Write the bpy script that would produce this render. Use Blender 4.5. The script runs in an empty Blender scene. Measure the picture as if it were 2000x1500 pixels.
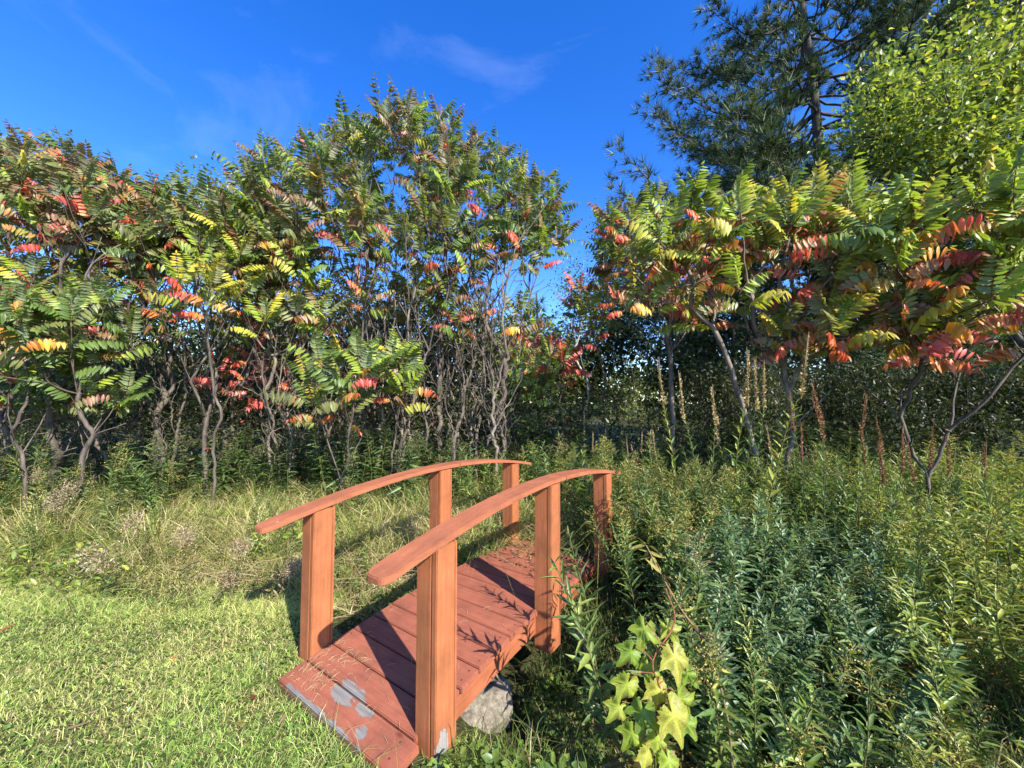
import bpy, bmesh, math, random
import numpy as np
from mathutils import Vector, Matrix, Euler

R = math.radians
rng = np.random.default_rng(11)
random.seed(11)
scene = bpy.context.scene
C = scene.collection

# ------------------------------------------------------------------ camera, sky, sun, exposure
F, PITCH, CH = 736.08, 0.051, 1.5
cam = bpy.data.cameras.new('camera'); cam.sensor_width = 36; cam.lens = F / 2000 * 36
cam.clip_start = 0.05; cam.clip_end = 3000
camo = bpy.data.objects.new('camera', cam); C.objects.link(camo)
camo.location = (0, 0, CH); camo.rotation_euler = (math.pi / 2 + PITCH, 0, 0)
scene.camera = camo

SUN_EL = R(36.0)
SUN_TO = np.array([0.599, -0.801])           # horizontal direction towards the sun (behind the camera, to the right)
w = bpy.data.worlds.new('World'); scene.world = w; w.use_nodes = True
nt = w.node_tree; nt.nodes.clear()
out = nt.nodes.new('ShaderNodeOutputWorld'); bg = nt.nodes.new('ShaderNodeBackground')
sky = nt.nodes.new('ShaderNodeTexSky'); sky.sky_type = 'NISHITA'; sky.sun_disc = False
sky.sun_elevation = SUN_EL; sky.sun_rotation = math.atan2(SUN_TO[0], SUN_TO[1])
sky.air_density = 1.0; sky.dust_density = 0.3; sky.ozone_density = 3.0; sky.altitude = 200
hs = nt.nodes.new('ShaderNodeHueSaturation'); hs.inputs['Saturation'].default_value = 1.36; hs.inputs['Hue'].default_value = 0.518; hs.inputs['Value'].default_value = 1.12
nt.links.new(sky.outputs[0], hs.inputs['Color'])
# faint high cirrus wisps
tc = nt.nodes.new('ShaderNodeTexCoord'); mp = nt.nodes.new('ShaderNodeMapping')
mp.inputs['Location'].default_value = (3.1, 1.7, 0.4); mp.inputs['Scale'].default_value = (1.6, 3.0, 5.0); mp.inputs['Rotation'].default_value = (0.3, 0.5, 0.4)
nz = nt.nodes.new('ShaderNodeTexNoise'); nz.inputs['Scale'].default_value = 1.5; nz.inputs['Detail'].default_value = 7; nz.inputs['Roughness'].default_value = 0.6
nz.inputs['Distortion'].default_value = 0.6
rp = nt.nodes.new('ShaderNodeValToRGB'); rp.color_ramp.elements[0].position = 0.54; rp.color_ramp.elements[1].position = 0.95
rp.color_ramp.elements[1].color = (0.06, 0.06, 0.06, 1)
mx = nt.nodes.new('ShaderNodeMix'); mx.data_type = 'RGBA'
nt.links.new(tc.outputs['Generated'], mp.inputs[0]); nt.links.new(mp.outputs[0], nz.inputs[0]); nt.links.new(nz.outputs[0], rp.inputs[0])
nt.links.new(rp.outputs[0], mx.inputs['Factor']); nt.links.new(hs.outputs[0], mx.inputs['A'])
mx.inputs['B'].default_value = (9.0, 9.5, 10.0, 1)
nt.links.new(mx.outputs['Result'], bg.inputs[0]); bg.inputs[1].default_value = 0.15
nt.links.new(bg.outputs[0], out.inputs[0])

sl = bpy.data.lights.new('sun', 'SUN'); sl.energy = 5.0; sl.angle = R(0.53); sl.color = (1.0, 0.955, 0.87)
so = bpy.data.objects.new('sun', sl); C.objects.link(so)
_d = Vector((SUN_TO[0] * math.cos(SUN_EL), SUN_TO[1] * math.cos(SUN_EL), math.sin(SUN_EL)))
so.rotation_euler = _d.to_track_quat('Z', 'Y').to_euler()
vs = scene.view_settings; vs.view_transform = 'Standard'; vs.look = 'None'; vs.gamma = 1.0; vs.exposure = 1.16; vs.use_curve_mapping = False
scene.cycles.use_denoising = True
scene.cycles.max_bounces = 4; scene.cycles.diffuse_bounces = 2; scene.cycles.glossy_bounces = 1
scene.cycles.transmission_bounces = 2; scene.cycles.transparent_max_bounces = 2
scene.cycles.caustics_reflective = False; scene.cycles.caustics_refractive = False; scene.cycles.use_adaptive_sampling = True; scene.cycles.adaptive_threshold = 0.02

# ------------------------------------------------------------------ helpers
_cp, _sp = math.cos(PITCH), math.sin(PITCH)
def at(px, py, Y):
    """world point seen at photo pixel (px, py) when it stands Y metres away"""
    a = (px - 1000) / F; b = (750 - py) / F
    d = np.array([a, _cp - b * _sp, _sp + b * _cp]); return d * (Y / d[1]) + np.array([0, 0, CH])
BX, BY, YAW, BS = -0.7521, 2.0338, 0.6026, 1.0171
DU = np.array([math.sin(YAW), math.cos(YAW)]); DV = np.array([math.cos(YAW), -math.sin(YAW)])
def uv(x, y): return (x - BX) * DU[0] + (y - BY) * DU[1], (x - BX) * DV[0] + (y - BY) * DV[1]
def gz(x, y):
    """height of the ground"""
    x = np.asarray(x, float); y = np.asarray(y, float)
    u, v = uv(x, y)
    a = 0.10 + 0.30 / (1 + np.exp(-(v + 0.75) * 4.0))
    z = -a * np.exp(-((u - 0.90 - 0.06 * v) / 0.55) ** 2) - 0.13 * np.exp(-((u - 0.42) / 0.3) ** 2 - ((v - 0.72) / 0.28) ** 2)
    right = 1 / (1 + np.exp(-(v - 1.1) * 3.0)); z -= 0.16 * right * np.exp(-((u - 1.6) / 2.6) ** 2)
    z += 0.035 * np.sin(x * 1.3 + 0.7) * np.sin(y * 1.1 + 0.2) + 0.018 * np.sin(x * 3.1 + y * 2.3)
    front = np.exp(-((u + 0.25) / 0.5) ** 2) * np.exp(-((v) / 0.9) ** 2)
    z = z * (1 - 0.85 * front)
    return z
def tag(o, label=None, cat=None, group=None, kind=None):
    if label: o['label'] = label
    if cat: o['category'] = cat
    if group: o['group'] = group
    if kind: o['kind'] = kind
    return o
def link(name, me, parent=None, mat=None):
    o = bpy.data.objects.new(name, me); C.objects.link(o)
    if parent is not None: o.parent = parent
    if mat is not None and me is not None and not me.materials: me.materials.append(mat)
    return o
def empty(name, loc):
    o = bpy.data.objects.new(name, None); C.objects.link(o); o.location = loc; o.empty_display_size = 0.1; return o
def copy_tree(o, parent=None):
    c = o.copy(); C.objects.link(c); c.parent = parent
    for ch in list(o.children): copy_tree(ch, c)
    return c
def mesh_np(name, V, T, col=None, mat=None, smooth=False):
    V = np.ascontiguousarray(V, np.float32); T = np.ascontiguousarray(T, np.int32)
    me = bpy.data.meshes.new(name); n, m, k = len(V), len(T), T.shape[1]
    me.vertices.add(n); me.vertices.foreach_set('co', V.ravel())
    me.loops.add(m * k); me.loops.foreach_set('vertex_index', T.ravel())
    me.polygons.add(m); me.polygons.foreach_set('loop_start', np.arange(0, m * k, k, dtype=np.int32))
    if smooth: me.polygons.foreach_set('use_smooth', np.ones(m, bool))
    if col is not None:
        a = me.color_attributes.new('Col', 'FLOAT_COLOR', 'POINT')
        cc = np.ones((n, 4), np.float32); cc[:, :3] = col; a.data.foreach_set('color', cc.ravel())
    me.update(calc_edges=True)
    if mat is not None: me.materials.append(mat)
    return me
class Soup:
    """collects triangles with a colour for each vertex"""
    def __init__(s): s.V = []; s.T = []; s.K = []; s.n = 0
    def add(s, V, T, K):
        V = np.asarray(V, float); K = np.asarray(K, float)
        if K.ndim == 1: K = np.tile(K, (len(V), 1))
        s.V.append(V); s.T.append(np.asarray(T) + s.n); s.K.append(K); s.n += len(V)
    def mesh(s, name, mat, smooth=False):
        return mesh_np(name, np.concatenate(s.V), np.concatenate(s.T), np.concatenate(s.K), mat, smooth)
    def cat(s): return np.concatenate(s.V), np.concatenate(s.T), np.concatenate(s.K)
def nrm(a): a = np.asarray(a, float); return a / (np.linalg.norm(a, axis=-1, keepdims=True) + 1e-9)

def leaf_tpl(sections, curl=0.15, fold=0.25):
    """sections: (y, halfwidth) between base and tip; width 1, length 1"""
    V = [(0, 0, 0)]; T = []
    for y, h in sections: V += [(-h, y, fold * h - curl * y * y), (0, y, -curl * y * y), (h, y, fold * h - curl * y * y)]
    V.append((0, 1, -curl)); k = len(sections); tip = len(V) - 1
    T += [(0, 2, 1), (0, 3, 2)]
    for i in range(k - 1):
        a = 1 + 3 * i; b = a + 3
        for j in (0, 1): T += [(a + j, a + j + 1, b + j + 1), (a + j, b + j + 1, b + j)]
    a = 1 + 3 * (k - 1); T += [(a, a + 1, tip), (a + 1, a + 2, tip)]
    return np.array(V, float), np.array(T)
TL_HI = leaf_tpl([(0.16, 0.36), (0.45, 0.5), (0.78, 0.28)], 0.55, -0.25)
TL_LO = leaf_tpl([(0.38, 0.5)], 0.30, 0.30)
TL_OV = leaf_tpl([(0.28, 0.44), (0.62, 0.46)], 0.18, 0.3)
TL_NARROW = leaf_tpl([(0.3, 0.5), (0.7, 0.34)], 0.35, 0.3)
def place(tpl, P, D, N, L, W):
    V, T = tpl; D = nrm(D); X = nrm(np.cross(D, N)); N = np.cross(X, D)
    n = len(P); L = np.broadcast_to(np.asarray(L, float), (n,))[:, None]; W = np.broadcast_to(np.asarray(W, float), (n,))[:, None]
    M = np.stack([X * W, D * L, N * np.sqrt(L * W)], 1)
    VV = np.einsum('kj,njc->nkc', V, M) + P[:, None, :]
    TT = T[None] + (np.arange(n) * len(V))[:, None, None]
    return VV.reshape(-1, 3), TT.reshape(-1, 3), len(V)
def rep(K, k): return np.repeat(K, k, axis=0)
def jit(c, n, amt=0.25, hue=0.1):
    c = np.asarray(c, float); b = 1 + amt * rng.normal(size=(n, 1)).clip(-1.8, 1.8); h = 1 + hue * rng.normal(size=(n, 3)).clip(-2, 2)
    return (c * b * h).clip(0.004, 0.9)
def pick(pal, wts, n):
    pal = np.array(pal, float); wts = np.array(wts, float); return pal[rng.choice(len(pal), n, p=wts / wts.sum())]
def rdir(n):
    v = rng.normal(size=(n, 3)); return nrm(v)
def tube(pts, rad, sides=5):
    pts = np.asarray(pts, float); rad = np.asarray(rad, float); n = len(pts)
    t = nrm(np.gradient(pts, axis=0)); ref = np.array([0.31, 0.95, 0.05]) if abs(t[0][2]) > 0.5 else np.array([0, 0, 1.0])
    x = nrm(np.cross(t, ref)); y = np.cross(t, x)
    a = np.linspace(0, 2 * math.pi, sides, endpoint=False)
    ring = np.cos(a)[None, :, None] * x[:, None] + np.sin(a)[None, :, None] * y[:, None]
    V = (pts[:, None] + ring * rad[:, None, None]).reshape(-1, 3); T = []
    i = np.arange(n - 1)[:, None] * sides; j = np.arange(sides)[None]; j2 = (j + 1) % sides
    A = i + j; B = i + j2; Cc = i + sides + j2; D = i + sides + j
    T = np.concatenate([np.stack([A, B, Cc], -1).reshape(-1, 3), np.stack([A, Cc, D], -1).reshape(-1, 3)])
    return V, T
def spline(P, sub=3):
    P = np.asarray(P, float)
    if len(P) < 3: 
        t = np.linspace(0, 1, sub + 1)[:, None]; return P[0] * (1 - t) + P[-1] * t
    Q = np.vstack([2 * P[0] - P[1], P, 2 * P[-1] - P[-2]]); o = []
    for i in range(1, len(Q) - 2):
        for t in np.linspace(0, 1, sub, endpoint=False):
            p0, p1, p2, p3 = Q[i - 1:i + 3]
            o.append(0.5 * (2 * p1 + (p2 - p0) * t + (2 * p0 - 5 * p1 + 4 * p2 - p3) * t * t + (3 * p1 - p0 - 3 * p2 + p3) * t ** 3))
    o.append(P[-1]); return np.array(o)

# ------------------------------------------------------------------ materials
def newmat(name):
    m = bpy.data.materials.new(name); m.use_nodes = True; nt = m.node_tree; nt.nodes.clear()
    o = nt.nodes.new('ShaderNodeOutputMaterial'); return m, nt, o
def node(nt, t, **kw):
    n = nt.nodes.new(t)
    for k, v in kw.items():
        if k.startswith('i_'): n.inputs[k[2:].replace('_', ' ')].default_value = v
        else: setattr(n, k, v)
    return n
def leaf_mat(name, trans=0.35, rough=0.45, spec=0.45, under=0.0, mottle=0.25, nscale=60):
    m, nt, o = newmat(name); L = nt.links.new
    at_ = node(nt, 'ShaderNodeAttribute', attribute_name='Col')
    tc = node(nt, 'ShaderNodeTexCoord'); nz = node(nt, 'ShaderNodeTexNoise', i_Scale=nscale, i_Detail=3.0)
    L(tc.outputs['Object'], nz.inputs['Vector'])
    mr = node(nt, 'ShaderNodeMapRange'); mr.inputs['From Min'].default_value = 0.3; mr.inputs['From Max'].default_value = 0.7
    mr.inputs['To Min'].default_value = 1 - mottle; mr.inputs['To Max'].default_value = 1 + mottle
    L(nz.outputs[0], mr.inputs['Value'])
    vm = node(nt, 'ShaderNodeVectorMath', operation='SCALE'); L(at_.outputs['Color'], vm.inputs[0]); L(mr.outputs[0], vm.inputs['Scale'])
    col = vm.outputs[0]
    if under > 0:
        g = node(nt, 'ShaderNodeNewGeometry'); mx = node(nt, 'ShaderNodeMix', data_type='RGBA')
        mu = node(nt, 'ShaderNodeMath', operation='MULTIPLY'); L(g.outputs['Backfacing'], mu.inputs[0]); mu.inputs[1].default_value = under
        L(mu.outputs[0], mx.inputs['Factor']); L(col, mx.inputs['A']); mx.inputs['B'].default_value = (0.33, 0.38, 0.27, 1); col = mx.outputs['Result']
    p = node(nt, 'ShaderNodeBsdfPrincipled', i_Roughness=rough); p.inputs['Specular IOR Level'].default_value = spec
    L(col, p.inputs['Base Color'])
    if trans > 0:
        tr = node(nt, 'ShaderNodeBsdfTranslucent'); v2 = node(nt, 'ShaderNodeVectorMath', operation='MULTIPLY')
        L(vm.outputs[0], v2.inputs[0]); v2.inputs[1].default_value = (1.5, 1.55, 0.8); L(v2.outputs[0], tr.inputs['Color'])
        ms = node(nt, 'ShaderNodeMixShader', i_Fac=trans); L(p.outputs[0], ms.inputs[1]); L(tr.outputs[0], ms.inputs[2]); L(ms.outputs[0], o.inputs[0])
    else: L(p.outputs[0], o.inputs[0])
    return m
def bark_mat(name, c1, c2, scale=14, rough=0.85, stretch=0.25):
    m, nt, o = newmat(name); L = nt.links.new
    tc = node(nt, 'ShaderNodeTexCoord'); mp = node(nt, 'ShaderNodeMapping'); mp.inputs['Scale'].default_value = (1, 1, stretch)
    nz = node(nt, 'ShaderNodeTexNoise', i_Scale=float(scale), i_Detail=6.0, i_Roughness=0.65); rp = node(nt, 'ShaderNodeValToRGB')
    rp.color_ramp.elements[0].position = 0.35; rp.color_ramp.elements[0].color = (*c1, 1); rp.color_ramp.elements[1].position = 0.68; rp.color_ramp.elements[1].color = (*c2, 1)
    L(tc.outputs['Object'], mp.inputs[0]); L(mp.outputs[0], nz.inputs['Vector']); L(nz.outputs[0], rp.inputs[0])
    p = node(nt, 'ShaderNodeBsdfPrincipled', i_Roughness=rough); L(rp.outputs[0], p.inputs['Base Color'])
    b = node(nt, 'ShaderNodeBump', i_Strength=0.6, i_Distance=0.01); L(nz.outputs[0], b.inputs['Height']); L(b.outputs[0], p.inputs['Normal'])
    L(p.outputs[0], o.inputs[0]); return m
M_SUMAC = leaf_mat('sumac_leaf', 0.34, 0.46, 0.5, under=0.6)
M_LEAF = leaf_mat('broad_leaf', 0.35, 0.42, 0.45, under=0.25)
M_HERB = leaf_mat('herb_leaf', 0.32, 0.4, 0.5, under=0.2)
M_GRASS = leaf_mat('grass_blade', 0.30, 0.55, 0.25, mottle=0.15)
M_NEEDLE = leaf_mat('pine_needle', 0.15, 0.5, 0.3)
M_DRY = leaf_mat('dry_plant', 0.15, 0.8, 0.1)
M_VINE = leaf_mat('vine_leaf', 0.35, 0.5, 0.35, under=0.15, mottle=0.3, nscale=30)
M_BARK = bark_mat('sumac_bark', (0.035, 0.027, 0.02), (0.17, 0.135, 0.105))
M_BARKL = bark_mat('pale_bark', (0.075, 0.058, 0.042), (0.26, 0.215, 0.165))
M_PINEBARK = bark_mat('pine_bark', (0.025, 0.02, 0.016), (0.10, 0.08, 0.065), 9)
M_BIRCH = bark_mat('birch_bark', (0.10, 0.09, 0.08), (0.62, 0.60, 0.55), 7, stretch=1.8)
def ground_mat():
    m, nt, o = newmat('soil_and_thatch'); L = nt.links.new
    tc = node(nt, 'ShaderNodeTexCoord'); nz = node(nt, 'ShaderNodeTexNoise', i_Scale=2.2, i_Detail=8.0, i_Roughness=0.7)
    n2 = node(nt, 'ShaderNodeTexNoise', i_Scale=45.0, i_Detail=5.0)
    L(tc.outputs['Object'], nz.inputs['Vector']); L(tc.outputs['Object'], n2.inputs['Vector'])
    rp = node(nt, 'ShaderNodeValToRGB'); e = rp.color_ramp.elements
    e[0].position = 0.3; e[0].color = (0.045, 0.052, 0.018, 1); e[1].position = 0.7; e[1].color = (0.13, 0.12, 0.05, 1)
    L(nz.outputs[0], rp.inputs[0])
    mx = node(nt, 'ShaderNodeMix', data_type='RGBA', blend_type='MULTIPLY'); mx.inputs['Factor'].default_value = 0.7
    r2 = node(nt, 'ShaderNodeValToRGB'); r2.color_ramp.elements[0].position = 0.3; r2.color_ramp.elements[0].color = (0.35, 0.35, 0.35, 1)
    L(n2.outputs[0], r2.inputs[0]); L(rp.outputs[0], mx.inputs['A']); L(r2.outputs[0], mx.inputs['B'])
    p = node(nt, 'ShaderNodeBsdfPrincipled', i_Roughness=0.95); p.inputs['Specular IOR Level'].default_value = 0.1
    L(mx.outputs['Result'], p.inputs['Base Color'])
    b = node(nt, 'ShaderNodeBump', i_Strength=0.8, i_Distance=0.02); L(n2.outputs[0], b.inputs['Height']); L(b.outputs[0], p.inputs['Normal'])
    L(p.outputs[0], o.inputs[0]); return m
def paint_mat(name, base, patches=(), chips=0.69, grain=(1, 1, 1), wood=(0.205, 0.185, 0.165)):
    """old oil stain on boards: grain runs along the axis with the small scale; patches = ((centre, radii), ...) worn to grey wood"""
    m, nt, o = newmat(name); L = nt.links.new
    tc = node(nt, 'ShaderNodeTexCoord'); mp = node(nt, 'ShaderNodeMapping'); mp.inputs['Scale'].default_value = grain
    oi = node(nt, 'ShaderNodeObjectInfo'); av = node(nt, 'ShaderNodeVectorMath', operation='ADD'); sc_ = node(nt, 'ShaderNodeVectorMath', operation='SCALE')
    sc_.inputs[0].default_value = (7, 13, 5); L(oi.outputs['Random'], sc_.inputs['Scale'])
    L(tc.outputs['Object'], av.inputs[0]); L(sc_.outputs[0], av.inputs[1]); L(av.outputs[0], mp.inputs[0])
    g = node(nt, 'ShaderNodeTexNoise', i_Scale=1.0, i_Detail=6.0, i_Roughness=0.62, i_Distortion=0.4); L(mp.outputs[0], g.inputs['Vector'])
    big = node(nt, 'ShaderNodeTexNoise', i_Scale=6.0, i_Detail=8.0, i_Roughness=0.68); L(av.outputs[0], big.inputs['Vector'])
    rp = node(nt, 'ShaderNodeValToRGB'); e = rp.color_ramp.elements
    e[0].position = 0.28; e[0].color = (*[c * 0.78 for c in base], 1); e[1].position = 0.72; e[1].color = (*[min(1, c * 1.10) for c in base], 1)
    L(g.outputs[0], rp.inputs[0])
    m1 = node(nt, 'ShaderNodeMix', data_type='RGBA', blend_type='MULTIPLY'); m1.inputs['Factor'].default_value = 1.0
    r2 = node(nt, 'ShaderNodeValToRGB'); r2.color_ramp.elements[0].position = 0.25; r2.color_ramp.elements[0].color = (0.60, 0.63, 0.66, 1); r2.color_ramp.elements[1].position = 0.7; r2.color_ramp.elements[1].color = (1.08, 1.04, 1.02, 1)
    L(big.outputs[0], r2.inputs[0]); L(rp.outputs[0], m1.inputs['A']); L(r2.outputs[0], m1.inputs['B'])
    # wear
    wn = node(nt, 'ShaderNodeTexNoise', i_Scale=19.0, i_Detail=8.0, i_Roughness=0.68, i_Distortion=0.9); wm = node(nt, 'ShaderNodeMapping'); wm.inputs['Scale'].default_value = tuple(1.4 if q > 20 else 0.5 for q in grain); L(av.outputs[0], wm.inputs[0]); L(wm.outputs[0], wn.inputs['Vector'])
    last = None
    for c, r in patches:
        s1 = node(nt, 'ShaderNodeVectorMath', operation='SUBTRACT'); L(tc.outputs['Object'], s1.inputs[0]); s1.inputs[1].default_value = c
        s2 = node(nt, 'ShaderNodeVectorMath', operation='DIVIDE'); L(s1.outputs[0], s2.inputs[0]); s2.inputs[1].default_value = r
        ln = node(nt, 'ShaderNodeVectorMath', operation='LENGTH'); L(s2.outputs[0], ln.inputs[0])
        iv = node(nt, 'ShaderNodeMath', operation='SUBTRACT', use_clamp=True); iv.inputs[0].default_value = 1.0; L(ln.outputs['Value'], iv.inputs[1])
        if last is None: last = iv.outputs[0]
        else:
            mxm = node(nt, 'ShaderNodeMath', operation='MAXIMUM'); L(last, mxm.inputs[0]); L(iv.outputs[0], mxm.inputs[1]); last = mxm.outputs[0]
    ad = node(nt, 'ShaderNodeMath', operation='MULTIPLY_ADD'); L(wn.outputs[0], ad.inputs[0]); ad.inputs[1].default_value = 1.0
    if last is None: ad.inputs[2].default_value = 0.0
    else:
        mm = node(nt, 'ShaderNodeMath', operation='MULTIPLY'); L(last, mm.inputs[0]); mm.inputs[1].default_value = 0.55; L(mm.outputs[0], ad.inputs[2])
    th = node(nt, 'ShaderNodeMapRange'); th.inputs['From Min'].default_value = chips; th.inputs['From Max'].default_value = chips + 0.045; L(ad.outputs[0], th.inputs['Value'])
    wr = node(nt, 'ShaderNodeValToRGB'); wr.color_ramp.elements[0].position = 0.3; wr.color_ramp.elements[0].color = (*[c * 0.6 for c in wood], 1); wr.color_ramp.elements[1].position = 0.7; wr.color_ramp.elements[1].color = (*[c * 1.35 for c in wood], 1)
    L(g.outputs[0], wr.inputs[0])
    m2 = node(nt, 'ShaderNodeMix', data_type='RGBA'); L(th.outputs[0], m2.inputs['Factor']); L(m1.outputs['Result'], m2.inputs['A']); L(wr.outputs[0], m2.inputs['B'])
    vo = node(nt, 'ShaderNodeTexVoronoi', i_Scale=2.6); wk = node(nt, 'ShaderNodeMapping'); wk.inputs['Scale'].default_value = tuple(2.4 if q > 20 else 1.0 for q in grain); L(av.outputs[0], wk.inputs[0]); L(wk.outputs[0], vo.inputs['Vector'])
    kn = node(nt, 'ShaderNodeMapRange'); kn.inputs['From Min'].default_value = 0.03; kn.inputs['From Max'].default_value = 0.085; kn.inputs['To Min'].default_value = 0.55; kn.inputs['To Max'].default_value = 1.0; L(vo.outputs['Distance'], kn.inputs['Value'])
    kv = node(nt, 'ShaderNodeVectorMath', operation='SCALE'); L(m2.outputs['Result'], kv.inputs[0]); L(kn.outputs[0], kv.inputs['Scale'])
    p = node(nt, 'ShaderNodeBsdfPrincipled', i_Roughness=0.7); p.inputs['Specular IOR Level'].default_value = 0.22
    L(kv.outputs[0], p.inputs['Base Color'])
    hgt = node(nt, 'ShaderNodeMath', operation='MULTIPLY_ADD'); L(th.outputs[0], hgt.inputs[0]); hgt.inputs[1].default_value = -0.6; L(g.outputs[0], hgt.inputs[2])
    b = node(nt, 'ShaderNodeBump', i_Strength=0.5, i_Distance=0.004); L(hgt.outputs[0], b.inputs['Height']); L(b.outputs[0], p.inputs['Normal'])
    L(p.outputs[0], o.inputs[0]); return m

# ------------------------------------------------------------------ ground
def axis(lo, hi, step, far):
    a = list(np.arange(lo, hi + 1e-6, step)); s = step; x = hi
    while x < far: s *= 1.35; x += s; a.append(x)
    s = step; x = lo; b = []
    while x > -far: s *= 1.35; x -= s; b.append(x)
    return np.array(b[::-1] + a)
gx, gy = axis(-7, 7, 0.1, 1500), axis(-2, 9, 0.1, 1500)
GX, GY = np.meshgrid(gx, gy, indexing='ij'); GZ = gz(GX, GY)
nx, ny = GX.shape; ii = (np.arange(nx - 1)[:, None] * ny + np.arange(ny - 1)[None]).ravel()
ground = link('ground', mesh_np('ground', np.stack([GX, GY, GZ], -1).reshape(-1, 3), np.stack([ii, ii + ny, ii + ny + 1, ii + 1], -1), None, ground_mat(), True))
tag(ground, 'dark soil and thatch under the lawn and the meadow', None, None, 'structure')

# ------------------------------------------------------------------ the footbridge
def deck_z(u): return 0.135 - 0.070 * ((np.asarray(u) - BS) / BS) ** 2
def rail_z(u): return 0.990 - 0.086 * ((np.asarray(u) - BS) / BS) ** 2
bridge = empty('footbridge', (BX, BY, 0)); bridge.rotation_euler = (0, 0, math.pi / 2 - YAW)   # local x = u along the bridge, local y = -v
tag(bridge, 'small arched wooden footbridge stained reddish brown with curved handrails and six posts', 'bridge')
def box_mesh(name, sx, sy, sz, mat, bev=0.004, rough=0.0):
    bm = bmesh.new(); bmesh.ops.create_cube(bm, size=1.0)
    for v in bm.verts:
        v.co = Vector((v.co.x * sx, v.co.y * sy, v.co.z * sz)) + Vector([random.uniform(-rough, rough) for _ in range(3)])
    bmesh.ops.bevel(bm, geom=bm.edges[:], offset=bev, segments=2, affect='EDGES')
    me = bpy.data.meshes.new(name); bm.to_mesh(me); bm.free(); me.materials.append(mat); return me
RAIL_C, DECK_C, POST_C = (0.39, 0.132, 0.062), (0.34, 0.112, 0.064), (0.395, 0.135, 0.054)
PL = (60, 4, 60)   # grain along local y (planks lie across the bridge)
m_plank = paint_mat('plank_stain', DECK_C, (), 0.70, PL)
m_plank1 = paint_mat('worn_front_plank_stain', DECK_C, (((0.05, 0.06, 0.02), (0.065, 0.14, 0.06)), ((-0.085, 0.12, 0.02), (0.05, 0.55, 0.08)), ((0.06, -0.12, 0.02), (0.06, 0.10, 0.06)), ((-0.02, -0.2, 0.02), (0.05, 0.05, 0.06))), 0.66, PL)
m_plank2 = paint_mat('worn_second_plank_stain', DECK_C, (((-0.07, 0.03, 0.02), (0.05, 0.15, 0.06)),), 0.67, PL)
m_post = paint_mat('post_stain', POST_C, (), 0.74, (70, 70, 3.5))
m_postw = paint_mat('post_stain_worn_foot', POST_C, (((-0.015, -0.015, -0.40), (0.06, 0.05, 0.16)),), 0.74, (70, 70, 3.5), (0.27, 0.25, 0.225))
m_rail = paint_mat('rail_stain', RAIL_C, (), 0.71, (3.5, 55, 55))
m_railw = paint_mat('rail_stain_worn_end', RAIL_C, (((-0.31, 0.45, 0.885), (0.14, 0.05, 0.05)),), 0.72, (3.5, 55, 55), (0.40, 0.38, 0.36))
m_beam = paint_mat('beam_stain', (0.39, 0.125, 0.055), (), 0.72, (4, 50, 50))
edges = [-0.235, -0.085]
while edges[-1] < 2.2: edges.append(edges[-1] + 0.1445)
for i in range(len(edges) - 1):
    a, b = edges[i], edges[i + 1]; u = (a + b) / 2; wd = b - a - 0.007
    v0, v1 = (-0.447, 0.500) if i == 0 or b > 2.2 else (-0.437 + random.uniform(-.004, .004), 0.462 + random.uniform(-.004, .004))
    me = box_mesh('plank', wd, v1 - v0, 0.036, [m_plank1, m_plank2, m_plank][min(i, 2)], 0.0045, 0.001)
    o = link('plank', me, bridge); o.location = (u, -(v0 + v1) / 2, float(deck_z(u)) - 0.018 + random.uniform(-0.0015, 0.0015))
    sl_ = (float(deck_z(u + .01)) - float(deck_z(u - .01))) / .02; o.rotation_euler = (random.uniform(-.003, .003), -math.atan(sl_), random.uniform(-.003, .003))
    if i == 0: o['label'] = 'front plank with stain worn to grey wood'
def sweep(name, us, zf, v0, v1, zt, zb, mat, halfw=None):
    """board that follows a curve: rectangle v0..v1, zf(u)+zb..zf(u)+zt, narrowed at its ends by halfw(u)"""
    bm = bmesh.new(); rows = []
    for u in us:
        k = 1.0 if halfw is None else halfw(u); vc, hw = (v0 + v1) / 2, (v1 - v0) / 2 * k; z = float(zf(u))
        rows.append([bm.verts.new((u, -(vc + s * hw), z + zz)) for s, zz in ((-1, zb), (1, zb), (1, zt), (-1, zt))])
    for p, q in zip(rows, rows[1:]):
        for j in range(4): bm.faces.new((p[j], p[(j + 1) % 4], q[(j + 1) % 4], q[j]))
    bm.faces.new(rows[0]); bm.faces.new(rows[-1][::-1]); bmesh.ops.recalc_face_normals(bm, faces=bm.faces[:])
    es = [e for e in bm.edges if len(e.link_faces) == 2 and e.calc_face_angle() > 0.7]
    bmesh.ops.bevel(bm, geom=es, offset=0.004, segments=2, affect='EDGES')
    me = bpy.data.meshes.new(name); bm.to_mesh(me); bm.free(); me.materials.append(mat); return me
U0, U1 = -0.335, 2.37
def end_round(u):
    d = min(u - U0, U1 - u); return 1.0 if d > 0.06 else 0.45 + 0.55 * math.sqrt(max(0, 1 - (1 - d / 0.06) ** 2))
ua = [U0, U0 + .004, U0 + .012, U0 + .024, U0 + .04, U0 + .06] + list(np.linspace(U0 + .09, 1.175, 22))
ub = list(np.linspace(1.179, U1 - .09, 18)) + [U1 - .06, U1 - .04, U1 - .024, U1 - .012, U1 - .004, U1]
for sgn, mt in ((-1, m_railw), (1, m_rail)):
    for us in (ua, ub): link('handrail', sweep('handrail', us, rail_z, sgn * 0.5 - 0.068, sgn * 0.5 + 0.068, 0.0, -0.029, mt, end_round), bridge)
    for s_ in ((sgn * 0.5,)):
        v0, v1 = (0.402, 0.447) if sgn > 0 else (-0.43, -0.385)
        link('side_beam', sweep('side_beam', list(np.linspace(-0.06, 2.12, 24)), lambda u: float(deck_z(u)) - 0.039, v0, v1, 0.0, -0.115, m_beam), bridge)
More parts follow.
